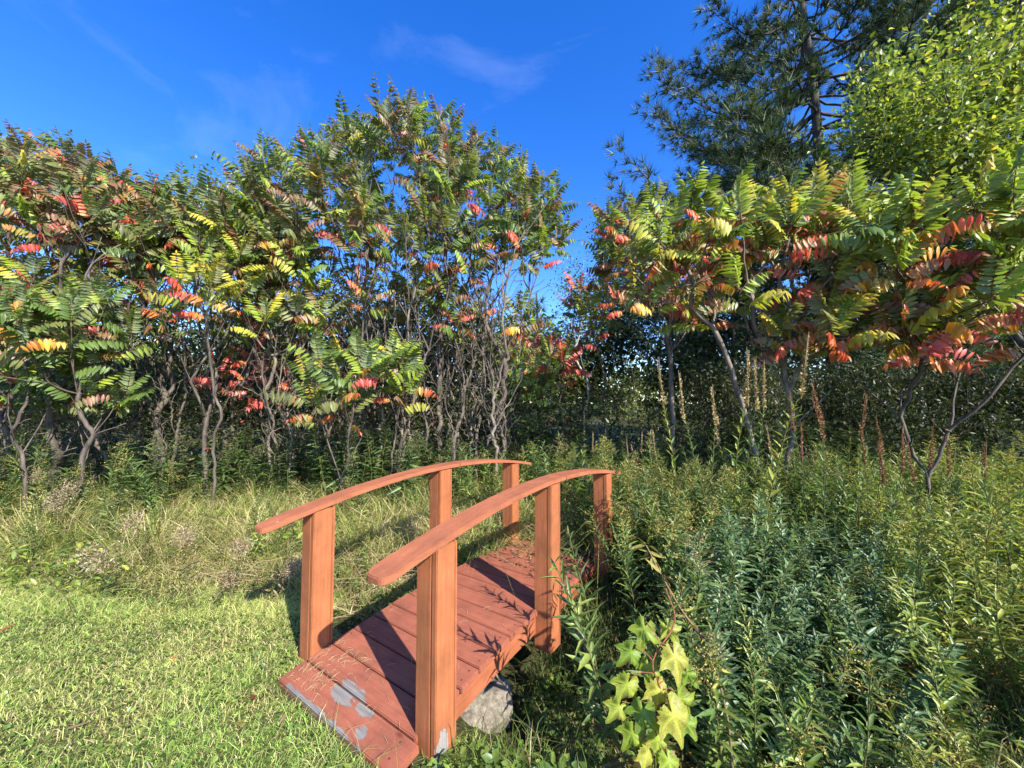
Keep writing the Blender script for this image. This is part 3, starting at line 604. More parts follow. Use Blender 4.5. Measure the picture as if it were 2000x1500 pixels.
# ------------------------------------------------------------------ broad-leaved trees and bushes
def leafy(label, roots, blobs, nleaf, L, pal, wts, seed, name='leafy_tree', cat='tree', group=None, bark=M_BARK, parts=0, mat=None, tip_r=0.006, rmax=0.12, sig=0.26, mind=0.22, tpl=TL_OV, wr=0.55, down=1.5):
    global rng
    rng = np.random.default_rng(3000 + seed); roots = [np.array([x, y, float(gz(x, y)) - 0.06]) for x, y in roots]; base = np.mean(roots, 0)
    tips = []
    for (px, py, Y, rx, ry, rz, n) in blobs:
        c = at(px, py, Y); d = rdir(n) * (rng.random((n, 1)) ** 0.42); tips.append(c + d * np.array([rx * Y / F, rz, ry * Y / F]))
    tips = np.concatenate(tips); tg = list(tips); isT = [True] * len(tips)
    for t in tips:
        r0 = min(roots, key=lambda q: np.linalg.norm((q - t)[:2])); f = rng.uniform(0.25, 0.95); q = r0 + (t - r0) * f; q[:2] = r0[:2] + (t - r0)[:2] * f ** 1.6; tg.append(q + rng.normal(size=3) * 0.12); isT.append(False)
    nodes, par, tf = skeleton(roots, tg, isT, bf=0.35, down=down); S, _ = branch_mesh(nodes, par, tip_r, rmax=rmax, sub=2)
    root = empty(name, base); tag(root, label, cat, group)
    me = S.mesh('trunk', bark, True); me.transform(Matrix.Translation(-Vector(base))); link('trunk', me, root)
    # leaves in sprays round the last stretch of each twig
    tn = [i for i in range(len(nodes)) if tf[i]]; e = np.array([nodes[i] for i in tn]); s = np.array([nodes[par[i]] for i in tn]); k = rng.integers(0, len(tn), nleaf); f = 1 - np.abs(rng.normal(size=(nleaf, 1))) * 0.3
    P = s[k] + (e - s)[k] * f + rng.normal(size=(nleaf, 3)) * sig * np.array([1, 1, 0.75]); D = nrm(nrm(e - s)[k] * 0.5 + rdir(nleaf) + np.array([0, 0, -0.25])); N = nrm(rdir(nleaf) * 0.75 + np.array([0, 0, 0.9]))
    K = pick(pal, wts, nleaf) * (1 + 0.22 * rng.normal(size=(nleaf, 1))).clip(0.5, 1.6); LL = L * rng.uniform(0.65, 1.25, nleaf)
    o_ = np.argsort(np.linalg.norm(P - CAM, axis=1)); P, D, N, K, LL = P[o_], D[o_], N[o_], K[o_].clip(0.004, 0.9), LL[o_]
    mt = mat or M_LEAF
    if parts:
        var = [mesh_np('leaf', TL_OV[0] * np.array([wr, 1, 0.7]), TL_OV[1], np.tile(np.array(c, float), (len(TL_OV[0]), 1)), mt) for c in pal]
        for i in range(parts):
            o = link('leaf', var[rng.choice(len(pal), p=np.array(wts, float) / sum(wts))], root); X = nrm(np.cross(D[i], N[i])); Z = np.cross(X, D[i])
            o.rotation_euler = Matrix(np.stack([X, D[i], Z], 1).tolist()).to_euler(); o.location = Vector(P[i] - base); o.scale = (LL[i],) * 3
    V, T, kk = place(tpl, P[parts:] - base, D[parts:], N[parts:], LL[parts:], LL[parts:] * wr)
    tag(link('crown', mesh_np('crown', V, T, rep(K[parts:], kk), mt), root), None, None, None, 'stuff'); return root
YG = [(0.22, 0.28, 0.04), (0.30, 0.34, 0.05), (0.12, 0.18, 0.03), (0.44, 0.40, 0.08)]
leafy('yellow-green broad-leaved tree filling the upper right corner', [gxy(2080, 5.6)],
      [(1800, 210, 5.2, 190, 130, 0.9, 70), (1950, 110, 5.2, 140, 150, 1.0, 60), (2120, 150, 5.2, 150, 260, 1.1, 60), (1900, 300, 5.0, 140, 60, 0.7, 30), (1980, -60, 5.4, 140, 100, 0.9, 30)], 15000, 0.085, YG, (5, 4, 3, 1), 1, parts=300, sig=0.20, rmax=0.09, down=0.6)
POP = [(0.15, 0.18, 0.05), (0.10, 0.14, 0.035), (0.22, 0.22, 0.06)]
leafy('pale poplar top showing above the olive sumac', [gxy(440, 15)], [(430, 400, 15, 45, 95, 1.0, 26), (400, 500, 15, 70, 110, 1.2, 26)], 5000, 0.13, POP, (3, 2, 2), 2, name='poplar_tree', group='poplars behind the thicket', sig=0.32)
leafy('tall pale poplar left of the forked sumac, against the sky', [gxy(1215, 13)], [(1215, 460, 13, 40, 75, 0.9, 30), (1205, 620, 13, 75, 110, 1.2, 40)], 8000, 0.11, POP, (2, 3, 1), 3, name='poplar_tree', group='poplars behind the thicket', sig=0.32, bark=M_BIRCH)
leafy('young white-trunked birch in the gap right of the tallest sumac', [gxy(1143, 9.5)], [(1135, 590, 9.5, 60, 85, 0.8, 26)], 2600, 0.065, [(0.08, 0.12, 0.03), (0.12, 0.15, 0.035)], (2, 1), 4, name='birch_tree', group='birches in the gap', sig=0.22, bark=M_BIRCH, rmax=0.07)
leafy('second thin birch with a white trunk near the dark forked trunk', [gxy(1268, 10)], [(1270, 600, 10, 70, 110, 0.9, 30)], 4200, 0.07, [(0.06, 0.10, 0.03), (0.10, 0.13, 0.035)], (2, 1), 5, name='birch_tree', group='birches in the gap', sig=0.25, bark=M_BIRCH, rmax=0.06)
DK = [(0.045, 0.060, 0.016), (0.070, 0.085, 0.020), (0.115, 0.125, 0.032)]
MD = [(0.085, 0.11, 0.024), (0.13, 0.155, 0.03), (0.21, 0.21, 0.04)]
far = [(-60, 560, 12, 'dark'), (40, 600, 9.3, 'mid'), (190, 590, 9.8, 'dark'), (290, 640, 9.0, 'mid'), (420, 570, 9.6, 'dark'), (540, 560, 9.2, 'mid'), (660, 540, 9.8, 'dark'), (770, 560, 9.2, 'mid'), (890, 540, 9.6, 'dark'), (985, 600, 9.9, 'mid'), (1110, 640, 11.5, 'mid'), (1330, 560, 9.6, 'dark'), (120, 690, 13, 'mid'), (300, 700, 15, 'dark'), (520, 650, 12.5, 'dark'), (650, 690, 13, 'mid'), (800, 640, 13.5, 'dark'), (1390, 520, 13, 'dark'), (1560, 560, 14, 'dark'), (1720, 520, 13, 'mid'), (1920, 560, 12, 'dark'), (1190, 560, 11.5, 'dark'), (1450, 500, 10.8, 'dark'), (1590, 480, 11.2, 'dark'), (1730, 500, 10.6, 'dark'), (1870, 480, 10.2, 'dark'), (2010, 500, 9.6, 'dark')]
for i, (px, py, Y, kd) in enumerate(far):
    where = ['at the left edge', 'behind the low dark green sumac', 'beneath the right half of the reddish sumac', 'left of the low yellow-green bough', 'behind the low yellow-green bough', 'between olive and tallest sumac', 'beneath the left shoulder of the tallest sumac', 'beneath the peak of the tallest sumac', 'beneath the right half of the tallest sumac', 'at the right foot of the tallest sumac', 'in the gap by the birch', 'just right of the forked sumac', 'under the reddish sumac', 'behind the olive sumac', 'left of the tallest sumac', 'behind the tallest sumac', 'right behind the tallest sumac', 'behind the forked sumac', 'behind the two-trunked sumac', 'behind the pine trunk', 'at the right edge', 'left of the dark forked trunk', 'left of the two pale trunks', 'straight behind the two pale trunks', 'left of the large-leaved sumac', 'behind the large-leaved sumac', 'beyond the goldenrod at the right edge'][i]
    leafy(f'{kd} green woodland tree far back {where}', [gxy(px, Y)], [(px, (py + 800) / 2, Y, 95, (810 - py) / 2, 1.3, 60)], 3000, 0.16, DK if kd == 'dark' else MD, (3, 2, 1), 20 + i, name='woodland_tree', group='woodland trees behind the thicket', sig=0.3, tpl=TL_LO)
spots = [(-90, 7.2), (70, 7.4), (200, 7.9), (330, 7.2), (450, 7.8), (580, 7.3), (690, 7.6), (800, 7.2), (900, 7.8), (1240, 8.2), (1380, 7.6), (1480, 7.0), (1600, 7.4), (1720, 6.6), (1850, 6.2), (1980, 6.0), (2120, 5.6)]
under = ['at the far left below the reddish sumac', 'below the low dark green sumac', 'under the right half of the reddish sumac', 'left of the low yellow-green bough', 'under the low yellow-green bough', 'behind the low scarlet sumac', 'behind the young bright green sumac', 'under the peak of the tallest sumac', 'at the right foot of the tallest sumac', 'left of the dark forked trunk', 'right of the dark forked trunk', 'left of the two pale trunks', 'right of the two pale trunks', 'left of the large-leaved sumac', 'under the large-leaved sumac', 'at the right edge behind the goldenrod', 'farthest right behind the goldenrod']
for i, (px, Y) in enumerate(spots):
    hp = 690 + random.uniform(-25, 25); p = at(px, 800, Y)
    o = leafy(f'dark leafy bush in the shade {under[i]}', [(p[0], Y)], [(px, (hp + 860) / 2, Y, 85, (860 - hp) / 2, 0.6, 40)], 2600, 0.075, [tuple(0.65 * c for c in q) for q in DK] if px > 1300 else DK if i % 3 else MD, (3, 2, 1), 60 + i, name='leafy_bush', cat='bush',  # right-hand bushes: deep-wood shade painted in by darkening the leaf greens
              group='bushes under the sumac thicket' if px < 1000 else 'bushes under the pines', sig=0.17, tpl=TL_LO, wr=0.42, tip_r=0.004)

rng = np.random.default_rng(808); n = 12000; az = rng.uniform(-1.35, 1.35, n); rr = rng.uniform(42, 58, n); top = 5.5 + 1.6 * np.sin(az * 17) + 1.1 * np.sin(az * 41 + 1)
P = np.stack([np.sin(az) * rr, np.cos(az) * rr, top * rng.random(n) ** 0.8], -1); V, T, k = place(TL_LO, P, rdir(n), nrm(rdir(n) + np.array([0, -0.5, 0.5])), rng.uniform(0.5, 1.1, n), rng.uniform(0.4, 0.8, n))
tag(link('distant_woods', mesh_np('distant_woods', V, T, rep(pick([(0.05, 0.085, 0.03), (0.08, 0.11, 0.035), (0.13, 0.13, 0.04)], (3, 2, 1), n), k), M_LEAF)), 'far-off line of woods seen through gaps in the thicket', None, None, 'stuff')

# ------------------------------------------------------------------ meadow plants
def herb(seed, h, nleaf, L, wr, pal, wts, top, curve=0.12, up=0.55, start=0.12, col_low=None, plume=None):
    """one upright leafy stem: returns (stem, foliage, head) soups"""
    r = np.random.default_rng(seed); n = 10; t = np.linspace(0, 1, n); a = r.uniform(0, 6.28); bx = curve * h * (t ** 2) * math.cos(a) + 0.012 * np.sin(t * 9 + seed); by = curve * h * (t ** 2) * math.sin(a) + 0.012 * np.cos(t * 8 + seed)
    P = np.stack([bx, by, h * t - 0.05], -1); S = Soup(); V, T = tube(P, np.linspace(0.0048, 0.002, n), 4); S.add(V, T, np.array((0.13, 0.12, 0.045)))
    q = start + (1 - start) * (np.arange(nleaf) + r.random(nleaf)) / nleaf; az = np.arange(nleaf) * 2.4 + r.normal(size=nleaf) * 0.3; pos = np.stack([np.interp(q, t, P[:, k]) for k in range(3)], -1)
    e = up + 0.5 * (q - 0.5) + r.normal(size=nleaf) * 0.2; D = np.stack([np.cos(az) * np.cos(e), np.sin(az) * np.cos(e), np.sin(e)], -1); N = np.stack([-np.cos(az) * np.sin(e), -np.sin(az) * np.sin(e), np.cos(e)], -1) + r.normal(size=(nleaf, 3)) * 0.25
    LL = L * (0.55 + 0.75 * np.sin(math.pi * np.clip(q * 0.85 + 0.1, 0, 1))) * r.uniform(0.75, 1.2, nleaf); K = np.array(pal, float)[r.choice(len(pal), nleaf, p=np.array(wts, float) / sum(wts))] * (1 + 0.2 * r.normal(size=(nleaf, 1))).clip(0.5, 1.6)
    if col_low is not None: m = (q < 0.35) & (r.random(nleaf) < 0.6); K[m] = np.array(col_low)
    V, T, k = place(TL_NARROW, pos, D, N, LL, LL * wr); Fo = Soup(); Fo.add(V, T, rep(K.clip(0.004, .9), k)); H = None
    if plume:
        kind, col = plume; H = Soup(); tip = P[-1]
        if kind == 'panicle':
            for b in range(11):
                z = -0.02 - 0.016 * b; aa = b * 2.4; l = 0.035 + 0.009 * b; t3 = np.linspace(0, 1, 4)[:, None]; hd = np.array([math.cos(aa), math.sin(aa), 0]); br = tip + np.array([0, 0, z]) + hd * l * t3 + np.array([0, 0, 1]) * (0.09 * t3 - 0.06 * t3 ** 2)
                V, T = tube(br, np.array([.0014] * 4), 3); H.add(V, T, np.array(col) * 0.7); m = 14; f = r.random((m, 1)); pp = br[0] + (br[-1] - br[0]) * f + np.array([0, 0, 0.012]) + r.normal(size=(m, 3)) * 0.008
                V, T, k = place(TL_LO, pp, rdir_(r, m), rdir_(r, m), 0.010, 0.007); H.add(V, T, rep(np.array(col) * (1 + 0.3 * r.normal(size=(m, 1))).clip(.4, 1.7), k))
        elif kind == 'spike':
            m = 210; f = r.random(m); zl = 0.30 * f; pp = tip + np.stack([np.zeros(m), np.zeros(m), zl - 0.04], -1); aa = r.uniform(0, 6.28, m); dd = np.stack([np.cos(aa), np.sin(aa), np.full(m, 0.6)], -1)
            pp[:, 0] += 0.01 * np.sin(zl * 9 + seed); V, T = tube(np.array([tip - [0, 0, .05], tip + [0, 0, 0.28]]), np.array([.0035, .0015]), 4); H.add(V, T, np.array(col) * .7)
            V, T, k = place(TL_LO, pp, dd, rdir_(r, m), 0.017 * (1.2 - 0.8 * f) * r.uniform(0.5, 1.4, m), 0.010); H.add(V, T, rep(np.array(col) * (1 + 0.3 * r.normal(size=(m, 1))).clip(.4, 1.7), k))
        elif kind == 'fluff':
            m = 420; pp = tip + np.array([0, 0, -.05]) + r.normal(size=(m, 3)) * np.array([0.05, 0.05, 0.06]); V, T, k = place(TL_LO, pp, rdir_(r, m), rdir_(r, m), 0.020, 0.008); H.add(V, T, rep(np.array(col) * (1 + 0.3 * r.normal(size=(m, 1))).clip(.4, 1.7), k))
    return S, Fo, H
def rdir_(r, n): return nrm(r.normal(size=(n, 3)))
def herb_proto(name, seed, leafmat, headname='flower_head', **kw):
    stems = kw.pop('stems', 1); S, Fo, H = herb(seed, **kw)
    if stems > 1:       # a clump of stems leaning apart
        r = random.Random(seed); parts = [Soup(), Soup(), Soup()]
        for j in range(stems):
            q = herb(seed + 1000 * j, **dict(kw, h=kw['h'] * r.uniform(0.62, 1.0))); az = j * 6.28 / stems + r.uniform(-.5, .5); m = np.array((Matrix.Rotation(az, 3, 'Z') @ Matrix.Rotation(r.uniform(0.06, 0.34), 3, 'Y')))
            for a_, b_ in zip(parts, q):
                if b_ is not None and b_.n: V, T, K = b_.cat(); a_.add(V @ m.T + np.array([math.cos(az) * .04, math.sin(az) * .04, 0]), T, K)
        S, Fo, H = parts[0], parts[1], parts[2] if parts[2].n else None
    d = {'stem': S.mesh(name, M_DRY, True), 'foliage': Fo.mesh('foliage', leafmat), 'head': H.mesh(headname, M_DRY) if H else None, 'name': name, 'headname': headname}
    return d
def put(pr, x, y, s, label, cat, group, lean=0.14, rz=None, z=None, tilt=None):
    o = link(pr['name'], pr['stem']); o.location = (x, y, float(gz(x, y)) if z is None else z)
    o.rotation_euler = tilt or (random.gauss(0, lean), random.gauss(0, lean), random.uniform(0, 6.28) if rz is None else rz); o.scale = (s, s, s)
    f = link('foliage', pr['foliage'], o); f['kind'] = 'stuff'
    if pr['head']: h = link(pr['headname'], pr['head'], o); h['kind'] = 'stuff'
    tag(o, label, cat, group); return o
GR = [(0.085, 0.145, 0.035), (0.14, 0.21, 0.05), (0.21, 0.26, 0.06)]
BG = [(0.10, 0.17, 0.07), (0.165, 0.235, 0.10), (0.085, 0.135, 0.055)]
YGH = [(0.22, 0.27, 0.05), (0.30, 0.32, 0.06), (0.13, 0.19, 0.04)]
TAN, GOLD, BRN = (0.30, 0.22, 0.10), (0.34, 0.28, 0.08), (0.27, 0.14, 0.075)
gold = [herb_proto('goldenrod_plant', 100 + i, M_HERB, stems=(1, 3, 2, 4, 1, 3)[i], h=1.0, nleaf=70, L=0.088, wr=0.18, pal=GR, wts=(2, 3, 2), top=None, plume=('panicle', [TAN, GOLD, TAN, GOLD][i % 4]) if i % 5 else None, col_low=(0.13, 0.10, 0.03)) for i in range(6)]
goldy = [herb_proto('goldenrod_plant', 120 + i, M_HERB, stems=(2, 3, 1, 3)[i], h=1.0, nleaf=66, L=0.095, wr=0.17, pal=YGH, wts=(3, 3, 2), top=None, plume=('panicle', GOLD) if i % 2 else None, col_low=(0.2, 0.15, 0.04)) for i in range(4)]
blue = [herb_proto('aster_plant', 140 + i, M_HERB, stems=(4, 5, 3, 4)[i], h=1.0, nleaf=80, L=0.075, wr=0.25, pal=BG, wts=(3, 3, 1), top=None, up=0.45) for i in range(4)]
dark = [herb_proto('drooping_weed', 160 + i, M_HERB, h=1.0, nleaf=72, L=0.11, wr=0.19, pal=[(0.055, 0.095, 0.026), (0.095, 0.14, 0.038)], wts=(1, 1), top=None, plume=('panicle', (0.2, 0.17, 0.1)) if i % 2 else None, up=0.2) for i in range(4)]
spike = [herb_proto('loosestrife_stalk', 180 + i, M_HERB, 'seed_spike', h=1.15, nleaf=40, L=0.065, wr=0.2, pal=YGH if i % 2 else GR, wts=(2, 2, 1), top=None, plume=('spike', [BRN, (0.40, 0.30, 0.15), BRN][i % 3]), up=0.7, start=0.3) for i in range(5)]
fluffy = [herb_proto('dry_goldenrod_stalk', 200 + i, M_HERB, 'seed_head', h=0.8, nleaf=30, L=0.08, wr=0.2, pal=[(0.16, 0.11, 0.05), (0.10, 0.12, 0.03)], wts=(2, 1), top=None, plume=('fluff', (0.34, 0.25, 0.17)), up=0.3) for i in range(3)]

def lowfreq(x, y): return 0.5 + 0.25 * np.sin(x * 2.1 + 1.3 * np.sin(y * 1.7)) + 0.25 * np.sin(y * 2.9 + 1.1 * np.sin(x * 2.3 + 1))
def stand(n, region, mind, fn, tries=60):
    pts = []; k = 0
    while len(pts) < n and k < n * tries:
        k += 1; x, y = random.uniform(region[0], region[1]), random.uniform(region[2], region[3])
        if not fn(x, y): continue
        if all((x - a) ** 2 + (y - b) ** 2 > mind ** 2 for a, b in pts): pts.append((x, y))
    return pts
def right_ok(x, y, more=0.3):
    u, v = uv(x, y)
    if v < 1.20 + 0.10 * math.sin(u * 5) - 0.15 * max(0, u - 1.3) and u < 2.2: return False
    if u > 2.2 and v < 0.05 and y < 4.6: return False
    return y > 1.72 + 0.10 * math.sin(x * 3) - 0.10 * max(0, x - 1.0) and x < 1.42 * y + more
pts = stand(270, (0.2, 7.6, 1.5, 5.0), 0.155, right_ok); pts.sort(key=lambda p: p[1])
def mound(x, y): return 0.84 + 0.30 * float(lowfreq(x * 1.5 + 2, y * 1.7 + 1))
def near_patch(x, y, cx, cy, r): return (x - cx) ** 2 + (y - cy) ** 2 < r * r
nb = 0
for x, y in pts:
    a = x / y
    if near_patch(x, y, 1.55, 2.3, 0.55) or near_patch(x, y, 2.2, 2.9, 0.5) or random.random() < 0.06:
        put(random.choice(blue), x, y, random.uniform(0.75, 1.15) * mound(x, y), 'bluish green aster plant in the stand right of the bridge', 'plant', 'bluish asters right of the bridge')
    elif a > 0.95 + random.gauss(0, 0.15):
        pr = random.choice(goldy); row = 'in the front rows' if y < 2.9 else 'in the back rows'; top = 'with a golden plume' if pr['head'] else 'without plume'
        put(pr, x, y, random.uniform(0.7, 1.2) * mound(x, y), f'yellow-green goldenrod {top} {row} towards the right edge', 'plant', f'yellowing goldenrods {top} {row}')
    else:
        pr = random.choice(gold); row = 'in the front rows' if y < 2.9 else 'in the back rows'; top = 'with a tan seed plume' if pr['head'] else 'without plume'
        put(pr, x, y, random.uniform(0.7, 1.2) * mound(x, y), f'green goldenrod {top} {row} right of the bridge', 'plant', f'green goldenrods {top} {row}')
for j in range(14):      # tall clumps that shade the far right post and the far planks
    u, v = random.uniform(1.65, 2.6), random.uniform(0.86, 1.25); x, y = BX + u * DU[0] + v * DV[0], BY + u * DU[1] + v * DV[1]
    put(gold[(1, 3, 5)[j % 3]], x, y, random.uniform(0.85, 1.08), 'green goldenrod clump crowding the far right post of the bridge', 'plant', 'goldenrods by the far right post', lean=0.05)
def merged(name, label, protos, pts, smin, smax, lean=0.1):
    """the rest of a stand, beyond counting"""
    S = Soup()
    geo = []
    for pr in protos:
        q = Soup()
        for key in ('stem', 'foliage'):
            me = pr[key]
            if me is None: continue
            n = len(me.vertices); V = np.empty(n * 3, np.float32); me.vertices.foreach_get('co', V); T = np.empty(len(me.polygons) * 3, np.int32); me.loops.foreach_get('vertex_index', T); K = np.empty(n * 4, np.float32); me.color_attributes['Col'].data.foreach_get('color', K)
            q.add(V.reshape(-1, 3), T.reshape(-1, 3), K.reshape(-1, 4)[:, :3])
        geo.append(q.cat())
    for x, y in pts:
        V, T, K = random.choice(geo); m = Euler((random.gauss(0, lean), random.gauss(0, lean), random.uniform(0, 6.28))).to_matrix(); s = random.uniform(smin, smax)
        S.add((V * s) @ np.array(m).T + np.array([x, y, float(gz(x, y))]), T, K * random.uniform(0.8, 1.15))
    o = link(name, S.mesh(name, M_HERB)); tag(o, label, None, None, 'stuff'); return o
pts2 = stand(250, (0.2, 9.5, 2.2, 6.6), 0.12, right_ok) + stand(95, (2.6, 8.5, 1.4, 5.0), 0.2, lambda x, y: right_ok(x, y, 2.2) and not right_ok(x, y))
merged('undergrowth', 'dense green undergrowth of goldenrod and aster filling the right-hand meadow', [gold[0], gold[4], goldy[2]], pts2, 0.6, 1.05)
# stand behind the bridge, bright green, and the dark one left of it
backp = [dict(g, name='meadow_plant') for g in gold[:3] + goldy[:1]]
pts = stand(120, (-1.6, 2.6, 4.5, 6.9), 0.16, lambda x, y: x > -1.4 + 0.1 * y)
for x, y in pts: put(random.choice(backp), x, y, random.uniform(0.75, 1.1), 'green leafy meadow plant in the stand behind the bridge', 'plant', 'meadow plants behind the bridge')
pts = stand(95, (-4.6, -0.7, 4.6, 6.6), 0.17, lambda x, y: y > 4.9 - 0.18 * (x + 2.6) or x > -1.9 and y > 4.2)
for x, y in pts: put(random.choice(dark), x, y, random.uniform(0.9, 1.35), 'dark green weed with drooping leaves at the foot of the left thicket', 'plant', 'dark weeds at the foot of the thicket')
pts = stand(55, (-7.2, -4.0, 3.6, 5.8), 0.17, lambda x, y: y > 4.0 - 0.2 * (x + 5.5) * 0 and x < -0.85 * y)
for x, y in pts: put(random.choice(dark + backp[:2]), x, y, random.uniform(0.8, 1.3), 'leafy weed at the left edge in front of the thicket', 'plant', 'weeds at the left edge')
pts = stand(64, (-5.2, -0.9, 3.3, 4.9), 0.3, lambda x, y: x > -1.4 * y and uv(x, y)[1] < -0.8 and (math.sin(x * 2.2) + math.sin(y * 3 + x) > -0.2))
for x, y in pts: put(random.choice(backp + dark[:1]), x, y, random.uniform(0.4, 0.8), 'short leafy plant standing in the long grass left of the bridge', 'plant', 'short plants in the long grass', lean=0.25)
# brown seed spikes
spk = [(1327, 685, 3.4), (1393, 713, 3.3), (1414, 678, 3.4), (1425, 688, 3.2), (1446, 648, 3.3), (1456, 695, 3.5), (1463, 776, 3.2), (1378, 740, 3.5), (1598, 755, 3.5), (1624, 737, 3.4), (1617, 765, 3.2), (1650, 762, 3.4), (1575, 821, 3.1), (1668, 821, 3.0), (1703, 807, 3.3), (1690, 815, 2.9), (1722, 816, 3.2), (1764, 849, 2.8), (1778, 863, 2.7), (1790, 855, 2.9), (1803, 842, 3.1), (1915, 851, 2.9), (1507, 828, 3.4), (1178, 840, 4.6), (1227, 851, 4.5), (1264, 840, 4.6), (1253, 853, 4.4), (1323, 828, 4.0)]
for i, (px, py, Y) in enumerate(spk):
    p = at(px, py, Y); s = (p[2] - float(gz(p[0], Y))) / 1.40
    lb = 'tall stalk with a tan seed spike left of the two pale sumac trunks' if px < 1520 else 'stalk with a reddish brown seed spike right of the two pale sumac trunks'
    put((spike[1::3] if px < 1520 else spike[0::2])[i % 2], p[0], Y, s, lb, 'plant', 'seed spikes left of the pale trunks' if px < 1520 else 'seed spikes right of the pale trunks', lean=0.075)

# ------------------------------------------------------------------ grass
def blades(P, h, w, lean, K, seed, droop=0.0):
    r = np.random.default_rng(seed); n = len(P); az = r.uniform(0, 6.28, n); d = np.stack([np.cos(az), np.sin(az), np.zeros(n)], -1); x = np.stack([-np.sin(az), np.cos(az), np.zeros(n)], -1); fx = r.uniform(0, 6.28, n); x = np.stack([np.cos(fx), np.sin(fx), np.zeros(n)], -1)
    h = h[:, None]; w = w[:, None]; ln = lean[:, None]; up = np.array([0, 0, 1.0])
    b0 = P - x * w * 0.5; b1 = P + x * w * 0.5; mid = P + d * ln * h * 0.35 + up * h * 0.62; m0 = mid - x * w * 0.4; m1 = mid + x * w * 0.4; tip = P + d * ln * h + up * h * (1 - droop * ln ** 1.0).clip(0.25, 1)
    V = np.stack([b0, b1, m0, m1, tip], 1).reshape(-1, 3); o = (np.arange(n) * 5)[:, None]
    T = np.concatenate([o + np.array([[0, 1, 3]]), o + np.array([[0, 3, 2]]), o + np.array([[2, 3, 4]])]); return V, T, rep(K, 5)
rng = np.random.default_rng(5)
def on_deck(x, y, m=0.02): u, v = uv(x, y); return (u > -0.245 - m) & (u < 2.25) & (v > -0.45 - m) & (v < 0.52 + m)
n = 195000; x = rng.uniform(-4.6, 0.75, n); y = rng.uniform(0.35, 3.6, n); u, v = uv(x, y)
edge = 3.02 + 0.12 * np.sin(x * 2.7) + 0.07 * np.sin(x * 7.3) - 0.10 * (x + 2)
keep = (y < edge + rng.normal(size=n) * 0.08) & ~on_deck(x, y, 0.004) & ~((u > 0.25) & (v > -1.0)) & (np.abs(x) < 1.6 * y + 0.5)
x, y = x[keep], y[keep]; n = len(x); lf = lowfreq(x, y); P = np.stack([x, y, gz(x, y) - 0.004], -1); lf2 = (lf + rng.normal(size=n) * 0.18).clip(0, 1)[:, None]
K = np.array((0.23, 0.35, 0.07)) * (1 - lf2) + np.array((0.41, 0.45, 0.13)) * lf2; dry = rng.random(n) < 0.12 + 0.14 * lf; K[dry] = (0.52, 0.44, 0.22); pt = np.sin(x * 5.1 + 2 * np.sin(y * 4.3)) * np.sin(y * 6.2 + 1.7 * np.sin(x * 3.7)) + 0.35 * rng.normal(size=n); K[pt > 0.75] = K[pt > 0.75] * 0.5 + np.array((0.26, 0.20, 0.09)); K *= (1 + 0.24 * rng.normal(size=(n, 1))).clip(0.5, 1.5)
u, v = uv(x, y); nearb = np.exp(-((np.maximum(0, -u - 0.25)) / 0.12) ** 2) * (v > -0.2) * (u < -0.2)
h = rng.uniform(0.016, 0.040, n) * (1 + 1.1 * nearb * rng.random(n)) * (1 + 0.6 * (np.abs(y - 3.0) < 0.3)) * np.where(rng.random(n) < 0.07, 2.0, 1.0) * (0.75 + 0.5 * lowfreq(x * 3.1, y * 3.3)); V, T, KK = blades(P, h, rng.uniform(0.0018, 0.0036, n), rng.uniform(0.4, 2.6, n), K * 1.25, 1, 0.22)
tag(link('lawn_grass', mesh_np('lawn_grass', V, T, KK, M_GRASS)), 'short mown grass of the sunlit lawn left of the bridge', None, None, 'stuff')
# long meadow grass on the left and round the bridge
n = 75000; x = rng.uniform(-7.5, 3.5, n); y = rng.uniform(2.5, 6.8, n); u, v = uv(x, y); edge = 3.0 + 0.12 * np.sin(x * 2.7) - 0.10 * (x + 2)
keep = (((y > edge) & (v < -0.50)) | ((u > 2.1) & (v < 0.6))) & ~on_deck(x, y, 0.03) & (x > -1.55 * y) & (y < 5.9)
x, y = x[keep], y[keep]; n = len(x); lf = lowfreq(x * 1.3 + 4, y * 1.2); P = np.stack([x, y, gz(x, y) - 0.01], -1); lf2 = (lf + rng.normal(size=n) * 0.25).clip(0, 1)[:, None]
K = np.array((0.22, 0.29, 0.06)) * (1 - lf2) + np.array((0.44, 0.41, 0.13)) * lf2; dry = rng.random(n) < 0.32; K[dry] = (0.54, 0.44, 0.24); K *= (1 + 0.22 * rng.normal(size=(n, 1))).clip(0.5, 1.5)
ed = np.clip((y - 2.8) / 0.9, 0.25, 1); V, T, KK = blades(P, rng.uniform(0.16, 0.62, n) * ed * (0.6 + 0.8 * lowfreq(x * 2.7 + 1, y * 2.5 + 2)), rng.uniform(0.004, 0.008, n), rng.uniform(0.3, 2.2, n), K, 2, 0.45)
tag(link('meadow_grass', mesh_np('meadow_grass', V, T, KK, M_GRASS)), 'long yellow-green grass between the lawn and the left thicket', None, None, 'stuff')
